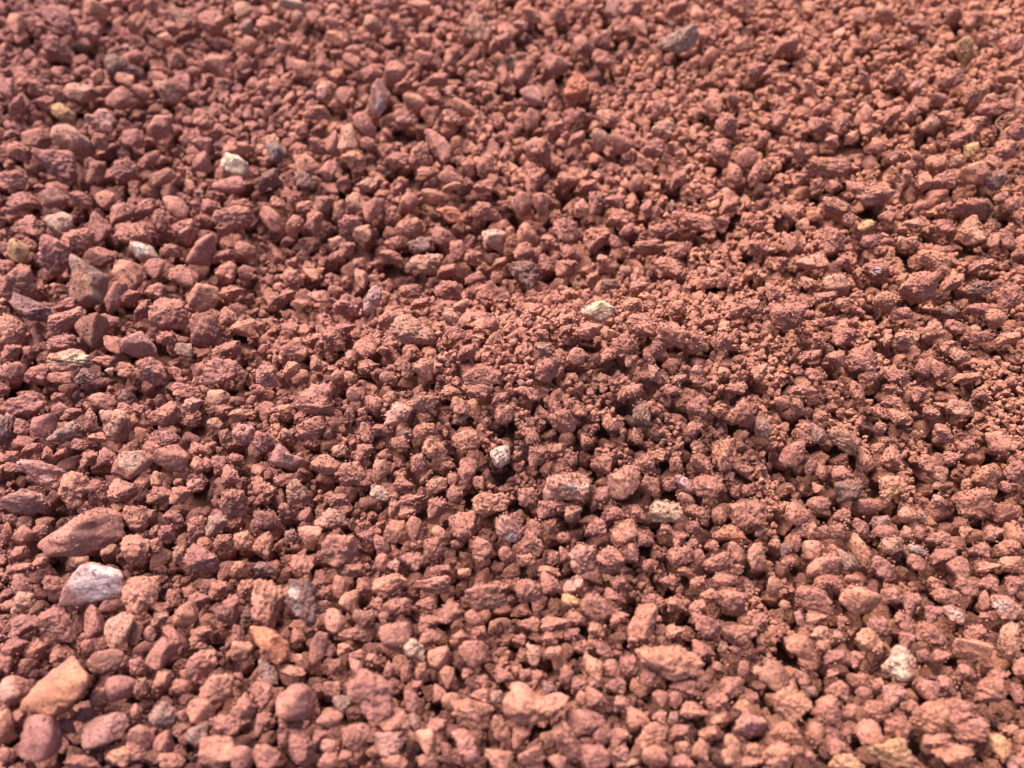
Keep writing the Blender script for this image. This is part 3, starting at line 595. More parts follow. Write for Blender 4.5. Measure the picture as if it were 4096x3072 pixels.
 (310,50,210,110,0,'a','M'), (1990,510,220,220,0,'k','R'), (2140,760,200,200,0,'k','R'), (480,1570,300,180,0,'r','R'), (990,1580,200,200,0,'k','M'), (1290,1540,180,150,0,'k','R'), (130,170,140,130,0,'r','R'),
 (1060,160,180,110,0,'k','R'), (1820,1440,170,150,0,'k','R'), (460,280,140,100,0,'k','O'), (310,370,130,80,0,'r','O'), (270,200,140,160,0,'k','R'), (1420,250,150,110,0,'a','R'), (1040,480,180,70,0,'k','O'), (950,560,130,100,0,'k','O'),
 (360,710,120,160,20,'a','R'), (465,770,130,120,20,'r','R'), (640,780,160,150,0,'a','R'), (770,60,130,180,0,'k','R'), (1300,90,150,140,0,'k','R'), (1480,880,120,90,0,'k','O'), (1490,1020,150,130,0,'k','P'), (970,1200,170,130,0,'k','G'),
 (800,1230,150,150,0,'k','M'), (630,1140,150,150,0,'k','R'), (1200,1290,100,130,0,'r','O'), (1310,1290,110,130,0,'r','R'), (600,1270,150,150,0,'k','R'), (480,1280,110,140,0,'k','R'), (240,1370,110,150,0,'a','R'), (50,1380,100,110,0,'k','O'),
 (160,1430,130,110,0,'k','D'), (580,1430,120,60,35,'r','O'), (2080,1420,260,160,0,'k','O'), (1720,540,170,130,0,'k','R'), (440,900,110,100,0,'k','O'), (200,900,100,70,0,'k','O'), (1710,1280,130,100,0,'k','O'), (2060,890,130,110,0,'r','M'), (1590,650,180,150,0,'k','R'), (2150,880,120,90,0,'k','O'), (1720,860,90,100,0,'k','O'), (180,1540,150,90,0,'k','R'), (1900,1590,220,120,0,'k','O'), (2100,1560,220,150,0,'k','O'), (1830,100,150,80,0,'k','R'), (1090,50,200,90,0,'k','R')],
(3, 0): [
 (810,80,0,0,0,'s','P',dict(short='shiny pale pink slab', label='shiny pale pink-white flat slab with tiny holes, the palest at the lower left', flat=0.5,
   poly=[(540,230),(600,60),(740,-125),(900,-90),(1070,-30),(1090,100),(1040,190),(860,215),(640,265)], spot=[(0.15,0.1,0.85,(0.70,0.47,0.44))], dust=0.0)),
 (1230,160,300,330,-15,'k','O',dict(short='brown block beside the shiny slab', label='orange-brown block touching the right end of the shiny pale slab')),
 (580,980,0,0,0,'a','O',dict(short='big bright orange rock', label='big bright orange rock, lower left, slightly blurred',
   poly=[(290,940),(400,850),(560,730),(700,750),(830,850),(790,960),(650,1080),(530,1225),(440,1170),(280,1060)], spot=[(0,0,2,(0.50,0.205,0.12))])),
 (330,1400,390,430,0,'r','M',dict(short='big smooth blurred rock', label='big smooth dusky rock in the bottom left corner, blurred')),
 (120,980,290,270,0,'r','O',dict(short='blurred rock on the left edge', label='blurred pale pink-orange rock on the left edge beside the big bright orange one', spot=[(-0.1,0.2,0.6,(0.6,0.33,0.26))])),
 (40,1290,160,290,0,'r','O'), (1035,440,320,240,-70,'r','T',dict(short='tan egg-shaped stone', label='tan egg-shaped stone below the shiny pale slab')),
 (510,430,330,310,0,'k','R'), (200,420,260,190,-20,'k','M'), (920,740,310,210,5,'r','B',dict(short='smooth brown stone', label='smooth brown stone touching the top right of the big orange rock')),
 (830,390,180,300,-5,'a','R'), (1600,340,235,260,0,'r','O',dict(short='round orange-brown ball', label='round orange-brown ball-like stone, lower left, right of the tan egg')),
 (1400,670,210,270,15,'a','R',dict(short='bright red crag', label='bright red craggy upright stone below the round orange-brown ball')),
 (1750,770,260,250,0,'k','R'), (1040,970,250,220,0,'r','M'), (1500,530,260,110,32,'a','M'),
 (910,1320,400,240,-15,'a','P',dict(short='pale streaked rock', label='pale streaked blurred rock near the bottom edge, lower left')),
 (1420,1190,230,250,0,'k','G',dict(short='mottled grey stone', label='mottled grey stone near the bottom, left part')),
 (1220,1390,220,220,0,'a','R'), (1410,1430,170,210,0,'r','R'), (1990,1300,340,190,5,'k','R'), (1880,970,380,250,-30,'k','O',dict(short='large pale dusty chunk', label='large pale orange dusty chunk, bottom left of middle')),
 (1750,1150,260,230,30,'a','O'), (1870,1510,310,230,0,'a','O',dict(short='orange triangular rock', label='orange triangular rock near the bottom edge, left part')),
 (1700,1370,200,240,15,'a','G'), (2090,650,220,200,0,'k','O'), (1030,1560,240,180,0,'k','O'), (1390,370,150,120,0,'k','T'), (1965,310,230,300,0,'k','M'), (2110,1130,230,220,0,'k','R'),
 (2110,1560,190,200,0,'a','M'), (180,230,230,200,0,'k','T'), (1400,930,180,230,0,'k','R'), (1580,950,180,130,0,'r','R'), (540,670,210,170,0,'k','R'), (720,1610,300,120,0,'k','R'),
 (180,80,260,220,0,'k','M'), (470,60,210,130,0,'k','B'), (1190,490,110,210,0,'r','R'), (1300,500,110,140,0,'r','M'), (150,620,200,200,0,'k','M'), (340,640,160,200,0,'k','R'), (760,610,140,140,0,'k','M'), (50,760,140,180,0,'k','M'),
 (1190,780,170,180,0,'k','M'), (1220,970,130,190,0,'k','B'), (860,1050,170,180,0,'k','R'), (740,1200,180,140,0,'k','M'), (1170,1190,110,150,15,'a','R'), (570,1300,160,150,0,'k','M'), (1720,220,190,170,0,'k','R'), (1890,120,160,150,0,'k','R'),
 (1500,190,130,160,0,'k','R'), (1740,510,200,140,-10,'k','R'), (1720,600,170,80,0,'k','O'), (1610,850,130,110,0,'k','R'), (1580,1210,130,120,0,'k','M'), (1580,1330,110,100,0,'k','M'), (2130,120,170,190,0,'k','O'), (2060,500,120,170,0,'k','M'), (1480,1590,250,120,0,'k','R'), (60,1540,140,130,0,'r','M'), (1180,1500,200,170,0,'k','R')],
(3, 1): [
 (110,240,310,420,0,'k','O',dict(short='layered orange-brown chunk', label='layered orange-brown chunk with cracks, lower left of middle')),
 (420,190,300,370,10,'k','D',dict(short='dark stone with a blue-white patch', label='dark mauve stone with a blue-white patch right of the layered chunk', spot=[(-0.55,0.3,0.3,(0.62,0.50,0.42)),(-0.2,-0.3,0.3,(0.2,0.17,0.165))])),
 (140,590,0,0,0,'a','O',dict(short='bright orange-red wedge', label='bright orange-red wedge below the layered chunk', spot=[(0,0,2,(0.53,0.185,0.10))],
   poly=[(-60,430),(80,430),(220,500),(290,600),(270,690),(210,750),(100,650),(0,560)])),
 (690,390,220,200,0,'r','O',dict(short='orange disc-like pebble', label='orange disc-like pebble right of the dark stone with blue-white patch')),
 (945,365,210,180,0,'p','B',dict(short='dark olive speckled stone', label='dark olive speckled stone, bottom, left of middle')), (1205,520,290,260,0,'r','R',dict(short='large smooth reddish stone', label='large smooth reddish stone touching the small cream one, bottom middle')),
 (1345,630,245,210,0,'k','C',dict(short='cream bottom stone', label='cream-coloured stone near the bottom, left of middle')), (1570,710,190,240,10,'r','O'), (1880,670,270,260,0,'r','R'),
 (1990,180,390,260,5,'k','R',dict(short='large sandy boulder', label='large sandy boulder-like stone, bottom middle')),
 (1690,310,260,200,0,'k','R'), (1890,370,190,130,30,'r','R'), (1160,80,310,180,-15,'k','O'), (735,100,140,220,0,'r','R'), (800,240,160,230,0,'a','O'), (540,610,150,310,10,'r','R'),
 (340,705,150,80,5,'a','O'), (310,830,240,110,5,'a','O'), (110,830,160,260,-15,'k','G'), (350,1090,350,360,20,'r','R',dict(short='big banded brown rock', label='big banded reddish-brown rock, bottom left of middle')),
 (70,1030,190,300,0,'k','R'), (1000,1010,420,380,0,'k','M',dict(short='big ragged mauve clod', label='big ragged mauve-brown clod, bottom middle')),
 (740,1090,170,120,10,'p','G',dict(short='small grey speckled pebble', label='small whitish-grey speckled pebble left of the big ragged mauve clod')),
 (650,1250,220,160,-15,'r','R'), (890,1380,270,250,-20,'k','R'), (1150,1450,310,200,0,'k','P'), (1210,1260,270,190,20,'k','O'), (1370,1280,120,170,0,'a','G'), (1690,1100,170,190,0,'r','O'),
 (1860,1190,400,250,10,'k','O',dict(short='large orange slab-like rock', label='large orange slab-like rock with a round pebble on it, bottom middle')),
 (1560,1310,190,170,0,'k','R'), (1460,1430,200,220,0,'a','O'),
 (1810,1470,0,0,0,'p','R',dict(short='stone with a round hole', label='pinkish-red upright stone with one round dark hole, bottom edge', spot=[(0.2,-0.2,0.13,(0.10,0.04,0.035)),(0.2,0.0,0.8,(0.46,0.19,0.16))],  # the hole is a dark disc of colour standing in for shade
   poly=[(1690,1330),(1820,1320),(1900,1400),(1940,1600),(1800,1640),(1760,1500)])),
 (2100,1590,250,190,0,'k','O'), (1200,1600,230,130,0,'r','O'), (660,970,170,140,0,'a','R'), (860,780,130,130,0,'a','R'), (100,1550,260,200,0,'a','R'), (400,1500,230,240,0,'k','M'), (640,1470,160,130,0,'r','R'),
 (1530,80,330,170,0,'k','R'), (820,500,330,120,-5,'k','R'), (2150,860,180,130,0,'k','R'), (1350,1080,150,190,0,'k','M'), (2170,1400,120,230,0,'k','R'), (1150,820,110,170,0,'r','M'), (370,520,140,130,0,'k','R'), (600,150,120,130,0,'k','R'),
 (930,90,130,130,0,'k','R'), (1040,240,120,140,0,'k','R'), (1100,360,100,110,0,'r','M'), (1240,260,210,150,0,'k','M'), (1460,240,170,120,0,'k','R'), (1500,410,200,130,0,'k','R'), (1510,540,180,140,30,'k','R'), (1750,540,180,110,-30,'k','R'),
 (1430,830,120,170,0,'k','O'), (1300,840,110,180,0,'k','R'), (1650,860,140,170,0,'r','O'), (1020,730,140,120,0,'k','R'), (690,790,140,160,0,'k','R'), (870,680,150,80,-20,'a','R'), (760,630,120,90,0,'k','O'), (650,640,90,110,0,'a','R'),
 (1600,1020,150,140,0,'k','R'), (1390,950,110,100,0,'k','R'), (1840,840,130,80,0,'k','R'), (1950,900,120,110,0,'k','R'), (1930,1030,160,130,0,'k','R'), (250,1260,120,110,0,'k','M'), (70,1280,150,190,0,'k','M'), (380,1390,210,140,0,'k','M'), (240,1410,120,120,0,'k','M'),
 (560,1380,130,110,0,'k','M'), (620,1600,160,140,0,'a','R'), (780,1560,150,120,0,'k','R'), (1640,1480,110,90,0,'k','M'), (1480,1600,190,120,0,'k','R'), (350,1290,130,90,0,'k','R'), (560,270,180,120,0,'k','M'), (2110,1310,160,220,0,'k','B'), (2080,1050,120,130,0,'k','G'), (1930,490,150,120,0,'k','R'), (470,390,100,110,0,'k','M'), (2110,120,180,160,0,'k','R')],
(3, 2): [
 (1390,740,0,0,0,'k','O',dict(short='large smooth orange boulder', label='large orange boulder with a small lobe at its left, bottom right of middle',
   poly=[(1080,640),(1200,620),(1350,600),(1450,600),(1590,690),(1610,760),(1540,850),(1400,870),(1300,880),(1200,800),(1110,730)])),
 (1130,390,300,290,-10,'a','O',dict(short='dusty orange faceted rock', label='dusty orange faceted rock above the large orange boulder')),
 (740,270,290,220,40,'a','R',dict(short='clean red block with a dark spot', label='clean red block with a single dark spot, bottom middle', spot=[(-0.3,0.45,0.1,(0.08,0.04,0.04))])),
 (510,230,180,140,10,'r','Y',dict(short='yellowish small pebble', label='yellowish smooth pebble below the pale dotted stone, bottom middle')),
 (530,80,180,190,0,'p','P',dict(short='pale dotted stone', label='pale pinkish stone with dark dots above a yellowish pebble')),
 (140,130,240,230,0,'k','R'), (340,70,200,200,0,'k','R'), (700,790,200,180,15,'a','O'), (470,860,130,180,0,'r','R'), (190,680,140,180,0,'p','T',dict(short='pale ring-faced stone', label='pale tan stone with a ring-shaped face, bottom middle')),
 (350,660,170,100,-5,'a','O'), (870,800,140,170,0,'r','R'), (1020,770,190,200,0,'k','M'),
 (190,1130,0,0,0,'p','O',dict(short='branching orange rock', label='big branching orange rock with arms, bottom middle',
   poly=[(0,970),(100,940),(200,1040),(300,1060),(400,1030),(520,1060),(400,1130),(330,1260),(210,1280),(150,1320),(60,1290),(0,1200),(-60,1080)])),
 (470,1430,400,200,65,'k','R',dict(short='long red upright slab', label='long red slab running down to the bottom edge, right of the branching rock')),
 (640,1260,340,220,-10,'a','M'), (770,1380,180,170,0,'r','R'), (660,1420,190,80,5,'r','R'), (715,1550,240,190,0,'a','M'), (170,1560,250,190,0,'k','R'), (80,1390,170,170,0,'k','R'),
 (1220,1370,280,200,-10,'k','O'), (1230,1560,210,210,0,'a','O'), (1570,1180,250,165,20,'k','O'), (1780,1090,220,180,0,'k','R'), (1100,1230,220,170,0,'k','O'), (1900,960,220,190,0,'k','R'), (1470,950,230,150,0,'k','R'),
 (1690,440,260,240,0,'k','M'), (1880,230,330,240,10,'k','R',dict(short='big brown dusty boulder', label='big brown dusty boulder-like stone, lower right of middle')),
 (1710,170,180,130,-20,'k','O'), (1410,490,190,150,0,'k','O'), (1960,510,310,200,0,'k','R'), (1610,280,170,160,0,'k','O'),
 (2060,1290,290,240,0,'k','P',dict(short='pink-purple patched rock', label='rock with a bright pink-purple patch, bottom right of middle', spot=[(0,0,0.6,(0.47,0.185,0.19))])),
 (1910,1450,160,170,0,'k','O'), (1620,1510,140,220,-10,'k','O'), (1450,1350,170,140,0,'k','R'), (2000,820,110,190,5,'r','O'), (740,480,170,160,0,'k','O'), (970,1110,180,150,0,'k','R'), (730,1050,200,160,0,'k','R'),
 (890,950,190,150,0,'k','M'), (1000,1620,200,90,0,'k','T'), (1790,1240,180,100,-20,'a','O'), (1480,1610,200,120,0,'a','M'), (370,420,260,160,0,'k','R'), (150,420,190,140,0,'k','R'), (340,550,150,140,0,'k','R'),
 (1850,30,240,120,0,'r','R'), (600,1060,110,150,0,'r','O'), (1410,1070,120,140,0,'r','R'), (1280,1050,130,130,0,'r','R'), (1700,1360,190,120,0,'k','O'), (1270,1220,120,130,0,'k','R'), (930,60,150,140,0,'k','R'), (900,180,220,90,20,'k','R'),
 (1180,210,130,120,0,'k','M'), (1430,250,180,140,0,'k','O'), (580,370,220,110,20,'k','R'), (520,510,160,120,0,'k','M'), (920,370,160,170,0,'k','R'), (1110,560,230,150,0,'k','R'), (1270,480,110,120,0,'a','R'), (1290,560,120,100,0,'k','R'),
 (600,620,130,140,0,'k','R'), (800,640,200,110,20,'k','M'), (700,600,100,110,0,'k','R'), (720,920,160,120,0,'k','M'), (580,940,140,120,0,'k','M'), (330,970,140,110,0,'k','D'), (220,890,100,150,0,'k','R'), (120,860,120,120,0,'k','R'),
 (60,550,120,110,0,'k','R'), (1180,880,150,170,20,'k','R'), (1640,920,180,140,0,'k','M'), (1660,640,200,150,0,'k','R'), (1820,620,110,130,0,'a','B'), (1930,640,160,90,25,'a','R'), (2020,390,150,110,0,'k','O'), (2140,400,150,170,0,'k','R'), (2080,1060,130,110,0,'k','M'),
 (1980,1130,150,130,0,'k','O'), (930,1530,150,150,0,'k','M'), (930,1400,170,150,0,'k','R'), (1120,1450,120,100,0,'k','R'), (1480,1480,150,120,0,'k','O'), (1390,1230,110,110,0,'a','G'), (2080,1500,190,130,0,'k','O'), (1870,1560,130,130,0,'k','O'), (2080,1610,230,100,0,'k','O'), (1610,60,150,120,0,'k','O'), (1350,40,140,110,0,'k','R'), (2130,820,110,100,0,'k','T'), (1790,800,130,120,0,'k','R'), (390,1600,160,110,0,'r','R'), (1350,1520,100,140,0,'k','M')],
(3, 3): [
 (390,200,330,210,10,'k','R',dict(short='big dusty stone with a tail', label='big dusty terracotta stone left of a round orange one, bottom right')), (780,210,320,260,25,'r','O',dict(short='big round orange stone', label='big round orange-brown stone, lower right, beside one with a tail')),
 (420,370,210,130,0,'k','O'), (280,600,260,190,25,'a','O',dict(short='orange arrowhead-shaped stone', label='orange arrowhead-shaped stone, bottom right')), (440,500,170,130,0,'a','T'),
 (1150,770,310,350,0,'k','C',dict(short='big crumbly cream-grey rock', label='big crumbly cream-grey rock, lower right, palest there', spot=[(-0.2,0.1,0.8,(0.58,0.41,0.29)),(0.6,-0.2,0.5,(0.42,0.18,0.13))])),
 (1610,330,210,150,0,'k','P',dict(short='whitish crumbs', label='whitish-pink crumbly stone, right of and above the cream-grey rock', spot=[(0.3,0.2,0.8,(0.55,0.36,0.33))])),
 (1540,180,250,150,15,'k','O'), (1750,640,320,210,15,'a','O',dict(short='orange ridge-backed rock', label='orange ridge-backed rock, lower right')), (2070,560,350,200,-75,'k','T',dict(short='tall tan rock', label='tall tan waisted rock near the right edge, bottom')),
 (1180,390,180,160,0,'k','R'), (1240,240,160,190,0,'k','M'), (1390,490,260,180,0,'k','R'), (60,860,290,280,0,'r','B',dict(short='smooth dusky-brown dome', label='smooth dusky-brown dome-shaped rock, bottom right of middle')),
 (190,1100,340,300,15,'k','O',dict(short='large orange waisted rock', label='large orange waisted rock near the bottom, right part')), (140,1360,270,210,0,'k','O'), (500,1160,250,270,0,'k','R'), (400,1360,170,240,-10,'r','O'), (930,1160,230,190,0,'k','R'), (860,1350,220,220,0,'k','R'),
 (1120,1290,240,200,0,'k','R'), (1390,1210,310,270,0,'k','O'), (1060,1530,380,250,0,'k','Y',dict(short='bright yellow-orange clod', label='bright yellow-orange crumbly clod on the bottom edge, right part', spot=[(0,0,2,(0.56,0.30,0.155))])),
 (680,1620,300,170,0,'k','Y',dict(short='yellow-orange clod on the bottom edge', label='yellow-orange clod cut by the bottom edge, left of the brighter one', spot=[(0,0,2,(0.55,0.275,0.15))])),
 (1600,1560,350,220,0,'k','O'), (2000,1460,200,200,0,'k','O',dict(short='orange clod in the corner', label='orange smooth-topped clod in the bottom right corner', spot=[(0,0,2,(0.55,0.27,0.13))])), (1380,990,190,190,0,'r','M'), (1550,960,190,200,0,'k','R'), (1090,1030,220,170,0,'k','P'),
 (1950,1000,300,270,25,'k','R'), (700,1170,130,130,0,'r','R'), (100,1550,320,240,0,'k','O'), (2080,270,300,220,0,'k','P',dict(short='pale-cheeked rock at the right edge', label='rock with a pale pink cheek at the right edge, lower right', spot=[(-0.5,0.2,0.45,(0.58,0.38,0.35))])),
 (1720,90,200,170,0,'k','R'), (2170,790,120,190,0,'r','O'), (1860,220,100,200,-10,'r','R'), (2130,80,180,150,0,'k','M'), (1460,1430,260,170,0,'k','R'), (1670,1150,330,190,0,'k','M'), (2000,870,170,140,0,'k','R'), (1740,1330,300,230,0,'k','M'),
 (50,100,130,200,0,'r','O'), (530,70,270,170,0,'k','R'), (730,30,170,90,0,'r','O'), (960,440,200,200,0,'k','M'), (860,560,250,230,0,'k','O'), (590,990,190,180,0,'k','R'), (840,1010,150,120,0,'r','R'), (2140,1620,180,120,0,'k','P'),
 (150,250,100,90,0,'r','O'), (270,370,90,140,-25,'a','P'), (620,530,130,110,0,'k','T'), (580,710,170,150,0,'k','M'), (770,720,130,130,0,'k','R'), (560,850,110,90,0,'k','R'), (300,880,140,130,0,'k','R'), (800,900,150,130,0,'k','R'), (950,940,130,120,0,'k','O'),
 (1200,560,150,150,0,'k','M'), (1480,600,150,90,0,'k','R'), (1500,700,170,130,0,'k','R'), (1340,690,120,130,0,'k','M'), (1730,840,190,150,0,'k','R'), (1210,1130,150,130,0,'k','R'), (1060,170,180,160,0,'k','R'), (1450,60,150,110,0,'k','R'), (1890,70,170,160,0,'k','R'),
 (610,1470,200,150,0,'k','R'), (560,1350,140,130,0,'k','M'), (670,1370,100,130,0,'k','M'), (250,1510,150,120,0,'k','O'), (370,1560,110,110,0,'k','R'), (1720,1470,130,110,0,'k','O'), (2090,1330,130,100,0,'k','O'), (1800,500,220,160,0,'k','R'), (670,180,110,150,0,'k','R'), (1900,360,150,90,0,'k','R'), (2170,1020,120,180,0,'k','R'), (1430,330,170,140,0,'k','M'), (640,400,100,110,0,'k','R'), (480,600,140,110,0,'k','R'), (380,1000,110,110,0,'k','D')],
}


# ------------------------------------------------------------------ read the catalogue
S = []
for (tr, tc), rows in CAT.items():
    for row in rows:
        u, v, w, h, ang, kind, colr = row[:7]
        ex = row[7] if len(row) > 7 else {}
        poly = ex.get('poly')
        if poly:
            P = np.array(poly, float)
            mn, mx = P.min(0), P.max(0)
            u, v = (mn + mx) / 2
            w, h = mx - mn
            poly = [((x - u) / (w / 2), -(y - v) / (h / 2)) for x, y in poly]
            ang = 0
        k = 1024 / 2212.0
        S.append(dict(px=tc * 1024 + u * k, py=tr * 768 + v * k, w=w * k, h=h * k, ang=ang, kind=kind, col=colr,
                      short=ex.get('short'), label=ex.get('label'), poly=poly, spot=ex.get('spot'), flat=ex.get('flat', 1.0), dust=ex.get('dust', 0.3)))
for i, s in enumerate(S):
    s['i'] = i
    s['area'] = s['w'] * s['h']
order = sorted(S, key=lambda s: (s['short'] is None, -s['area']))
THINGS = order[:300]
REST = order[300:]
for s in THINGS: s['thing'] = True

# ------------------------------------------------------------------ labels: what it looks like, and which neighbour one finds it by
COLW = dict(R='terracotta', M='dusky red', O='orange-brown', T='tan', C='cream', G='grey', D='dark purplish', P='pale pink',
            Y='ochre', B='dark brown')
SHPW = dict(r='smooth', a='angular', k='crumbly', p='pitted', s='flat')
LM = [s for s in S if s['short']]

def look(s):
    sz = 'big' if s['area'] > 15500 else ('small' if s['area'] < 7300 else 'mid-sized')
    a = s['ang'] % 180
    w, h = (s['w'], s['h']) if (a < 45 or a > 135) else (s['h'], s['w'])
    form = ''
    if w > 1.45 * h: form = 'wide '
    elif h > 1.25 * w: form = 'upright '
    return f"{sz} {form}{COLW[s['col']]} {SHPW[s['kind']]} stone"

def where(s, L):
    dx, dy = s['px'] - L['px'], s['py'] - L['py']
    a = math.degrees(math.atan2(-dy, dx)) % 360
    d = math.hypot(dx, dy)
    gap = d / (0.5 * (math.sqrt(s['area']) + math.sqrt(L['area'])))
    near = 'just ' if gap < 1.35 else ('' if gap < 3 else 'some way ')
    D = ['right of', 'above and right of', 'above', 'above and left of', 'left of', 'below and left of', 'below', 'below and right of']
    return near + D[int(((a + 22.5) % 360) // 45)], d

used = set()
for s in THINGS:
    if s['short']:
        s['label_out'] = s['label']
        used.add(s['label'])
for s in THINGS:
    if s['short']:
        continue
    c = sorted(LM, key=lambda L: math.hypot(s['px'] - L['px'], s['py'] - L['py']))
    done = False
    for L in c[:6]:
        wd, _ = where(s, L)
        t = f"{look(s)} {wd} the {L['short']}"
        if t not in used and len(t.split()) <= 16:
            s['label_out'] = t; used.add(t); done = True
            break
    if not done:
        s['label_out'] = t + ' again'

# ------------------------------------------------------------------ ground sheet under the gravel
def grid_sheet():
    a = np.concatenate([-np.geomspace(120, 1.6, 14), np.linspace(-1.5, 1.5, 76), np.geomspace(1.6, 120, 14)])
    b = np.concatenate([-np.geomspace(120, 1.0, 14), np.linspace(-0.9, 2.3, 80), np.geomspace(2.4, 120, 14)])
    X, Y = np.meshgrid(a, b)
    fade = np.exp(-np.maximum(np.hypot(X, Y - 0.5) - 1.2, 0) ** 2 / 4)
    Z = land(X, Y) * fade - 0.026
    V = np.stack([X, Y, Z], -1).reshape(-1, 3)
    n, m = len(b), len(a)
    F = []
    for i in range(n - 1):
        for j in range(m - 1):
            k = i * m + j
            F += [(k, k + 1, k + m + 1), (k, k + m + 1, k + m)]
    return V, np.array(F)

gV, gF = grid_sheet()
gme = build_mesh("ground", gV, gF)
gm = bpy.data.materials.new("red_earth_gap_shade"); gm.use_nodes = True
gn, gl = gm.node_tree.nodes, gm.node_tree.links
gb = gn["Principled BSDF"]; gb.inputs["Roughness"].default_value = 0.95; gb.inputs["Specular IOR Level"].default_value = 0.1
gg = gn.new("ShaderNodeNewGeometry")
vo = gn.new("ShaderNodeTexVoronoi"); vo.inputs["Scale"].default_value = 75
gl.new(gg.outputs["Position"], vo.inputs["Vector"])
no = gn.new("ShaderNodeTexNoise"); no.inputs["Scale"].default_value = 160; no.inputs["Detail"].default_value = 5
gl.new(gg.outputs["Position"], no.inputs["Vector"])
hs = gn.new("ShaderNodeSeparateColor"); gl.new(vo.outputs["Color"], hs.inputs[0])
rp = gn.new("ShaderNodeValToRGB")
rp.color_ramp.elements[0].color = (0.13, 0.05, 0.038, 1); rp.color_ramp.elements[1].color = (0.24, 0.095, 0.065, 1)  # earth darkened so its colour carries the shade of the gaps
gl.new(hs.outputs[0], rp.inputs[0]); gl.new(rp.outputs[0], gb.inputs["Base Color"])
hm = gn.new("ShaderNodeMath"); hm.operation = 'MULTIPLY_ADD'; hm.inputs[1].default_value = -1.0
gl.new(vo.outputs["Distance"], hm.inputs[0]); gl.new(no.outputs["Fac"], hm.inputs[2])
bu = gn.new("ShaderNodeBump"); bu.inputs["Strength"].default_value = 1.0; bu.inputs["Distance"].default_value = 0.01
gl.new(hm.outputs[0], bu.inputs["Height"]); gl.new(bu.outputs[0], gb.inputs["Normal"])
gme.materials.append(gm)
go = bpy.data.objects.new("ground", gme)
go["kind"] = "structure"; go["label"] = "red earth underneath the loose gravel, coloured dark for shaded gaps"
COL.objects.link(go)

# ------------------------------------------------------------------ height map that the gravel is dropped onto
G = 0.0008
X0, X1, Y0, Y1 = -0.64, 0.64, 0.0, 1.0
NX, NY = int((X1 - X0) / G), int((Y1 - Y0) / G)
gx = X0 + (np.arange(NX) + 0.5) * G
gy = Y0 + (np.arange(NY) + 0.5) * G
LAND = land(gx[None, :], gy[:, None])
HG = LAND - 0.025

PR = dict(pos=[], rot=[], scl=[], pid=[], tint=[])
NPROTO = dict(r=7, a=8, k=10, p=5)
PBASE = {}
_o = 0
for k_ in 'rakp':
    PBASE[k_] = _o; _o += NPROTO[k_]

_disc = {}
def disc(rq):
    if rq not in _disc:
        n = max(1, int(math.ceil(rq)))
        a = np.arange(-n, n + 1)
        d2 = a[:, None] ** 2 + a[None, :] ** 2
        m = d2 <= rq * rq
        hh = np.where(m, np.sqrt(np.maximum(rq * rq - d2, 0)), -1e3)
        _disc[rq] = (n, hh)
    return _disc[rq]

def rest_z(i, j, n, hz):
    if i - n < 0 or j - n < 0 or i + n + 1 > NY or j + n + 1 > NX:
        return 9.0
    return float((HG[i - n:i + n + 1, j - n:j + n + 1] + hz).max())

def region_tint(px, py):
    """the left of the heap is the duskier, coarser lot, the right the sandier orange one"""
    t = min(max(px / W, 0), 1) + random.uniform(-0.22, 0.22)
    x = random.random()
    if x < 0.03: c, c2 = 'T', 'O'
    elif x < 0.045: c, c2 = 'P', 'R'
    elif x < 0.052: c, c2 = 'G', 'M'
    elif x < 0.058: c, c2 = 'D', 'M'
    elif t < 0.30: c, c2 = 'M', 'R'
    elif t < 0.72: c, c2 = 'R', ('M' if random.random() < 0.5 else 'O')
    else: c, c2 = 'R', 'O'
    m = random.random() * 0.8
    g = random.uniform(0.84, 1.16)
    wm = (min(max(px / W, 0), 1) - 0.5) * 0.07
    k = (1 + wm, 1 + wm * 0.6, 1 - wm)
    return tuple((TINT[c][q] * (1 - m) + TINT[c2][q] * m) * g * k[q] for q in range(3))

def emit(x, y, z, sx, sy, sz, rot, kind, tint):
    PR['pos'].append((x, y, z)); PR['scl'].append((sx, sy, sz)); PR['rot'].append(rot)
    PR['pid'].append(PBASE[kind] + random.randrange(NPROTO[kind])); PR['tint'].append(tint)

def drop(x, y, r, lim, roll=3, kinds='krkrak', outside_ok=True):
    rq = round(r / G * 2) / 2
    n, hz = disc(rq)
    hzm = hz * G
    j = int((x - X0) / G); i = int((y - Y0) / G)
    z = rest_z(i, j, n, hzm)
    if z > 5: return False
    step = max(1, int(n * 0.6))
    for _ in range(roll):
        best = (z, i, j)
        for di, dj in ((step, 0), (-step, 0), (0, step), (0, -step)):
            zz = rest_z(i + di, j + dj, n, hzm)
            if zz < best[0]: best = (zz, i + di, j + dj)
        if best[0] >= z - 1e-5: break
        z, i, j = best
    if z + 0.5 * r > LAND[i, j] + lim: return False
    win = HG[i - n:i + n + 1, j - n:j + n + 1]
    top = np.where(hz > -1, z + hzm * 0.9, -9)
    np.maximum(win, top, out=win)
    xx = X0 + (j + random.random()) * G; yy = Y0 + (i + random.random()) * G
    px, py, _ = to_px(xx, yy, z)
    e = 1.04
    emit(xx, yy, z, r * e * random.uniform(0.92, 1.22), r * e * random.uniform(0.86, 1.1), r * e * random.uniform(0.84, 1.06),
         (random.uniform(0, 6.28), random.uniform(0, 6.28), random.uniform(0, 6.28)), random.choice(kinds), region_tint(float(px), float(py)))
    return True

def in_view(n, m=220):
    """random places the camera sees, evenly spread over the picture"""
    out = []
    while len(out) < n:
        px, py = random.uniform(-m, W + m), random.uniform(-m, H_ + m)
        p = plane_hit(px, py, 0.0)
        p = plane_hit(px, py, float(land(p[0], p[1])))
        dep = float((p - CAMP) @ FWD)
        out.append((p[0], p[1], dep / FPX, px, py))
    return out

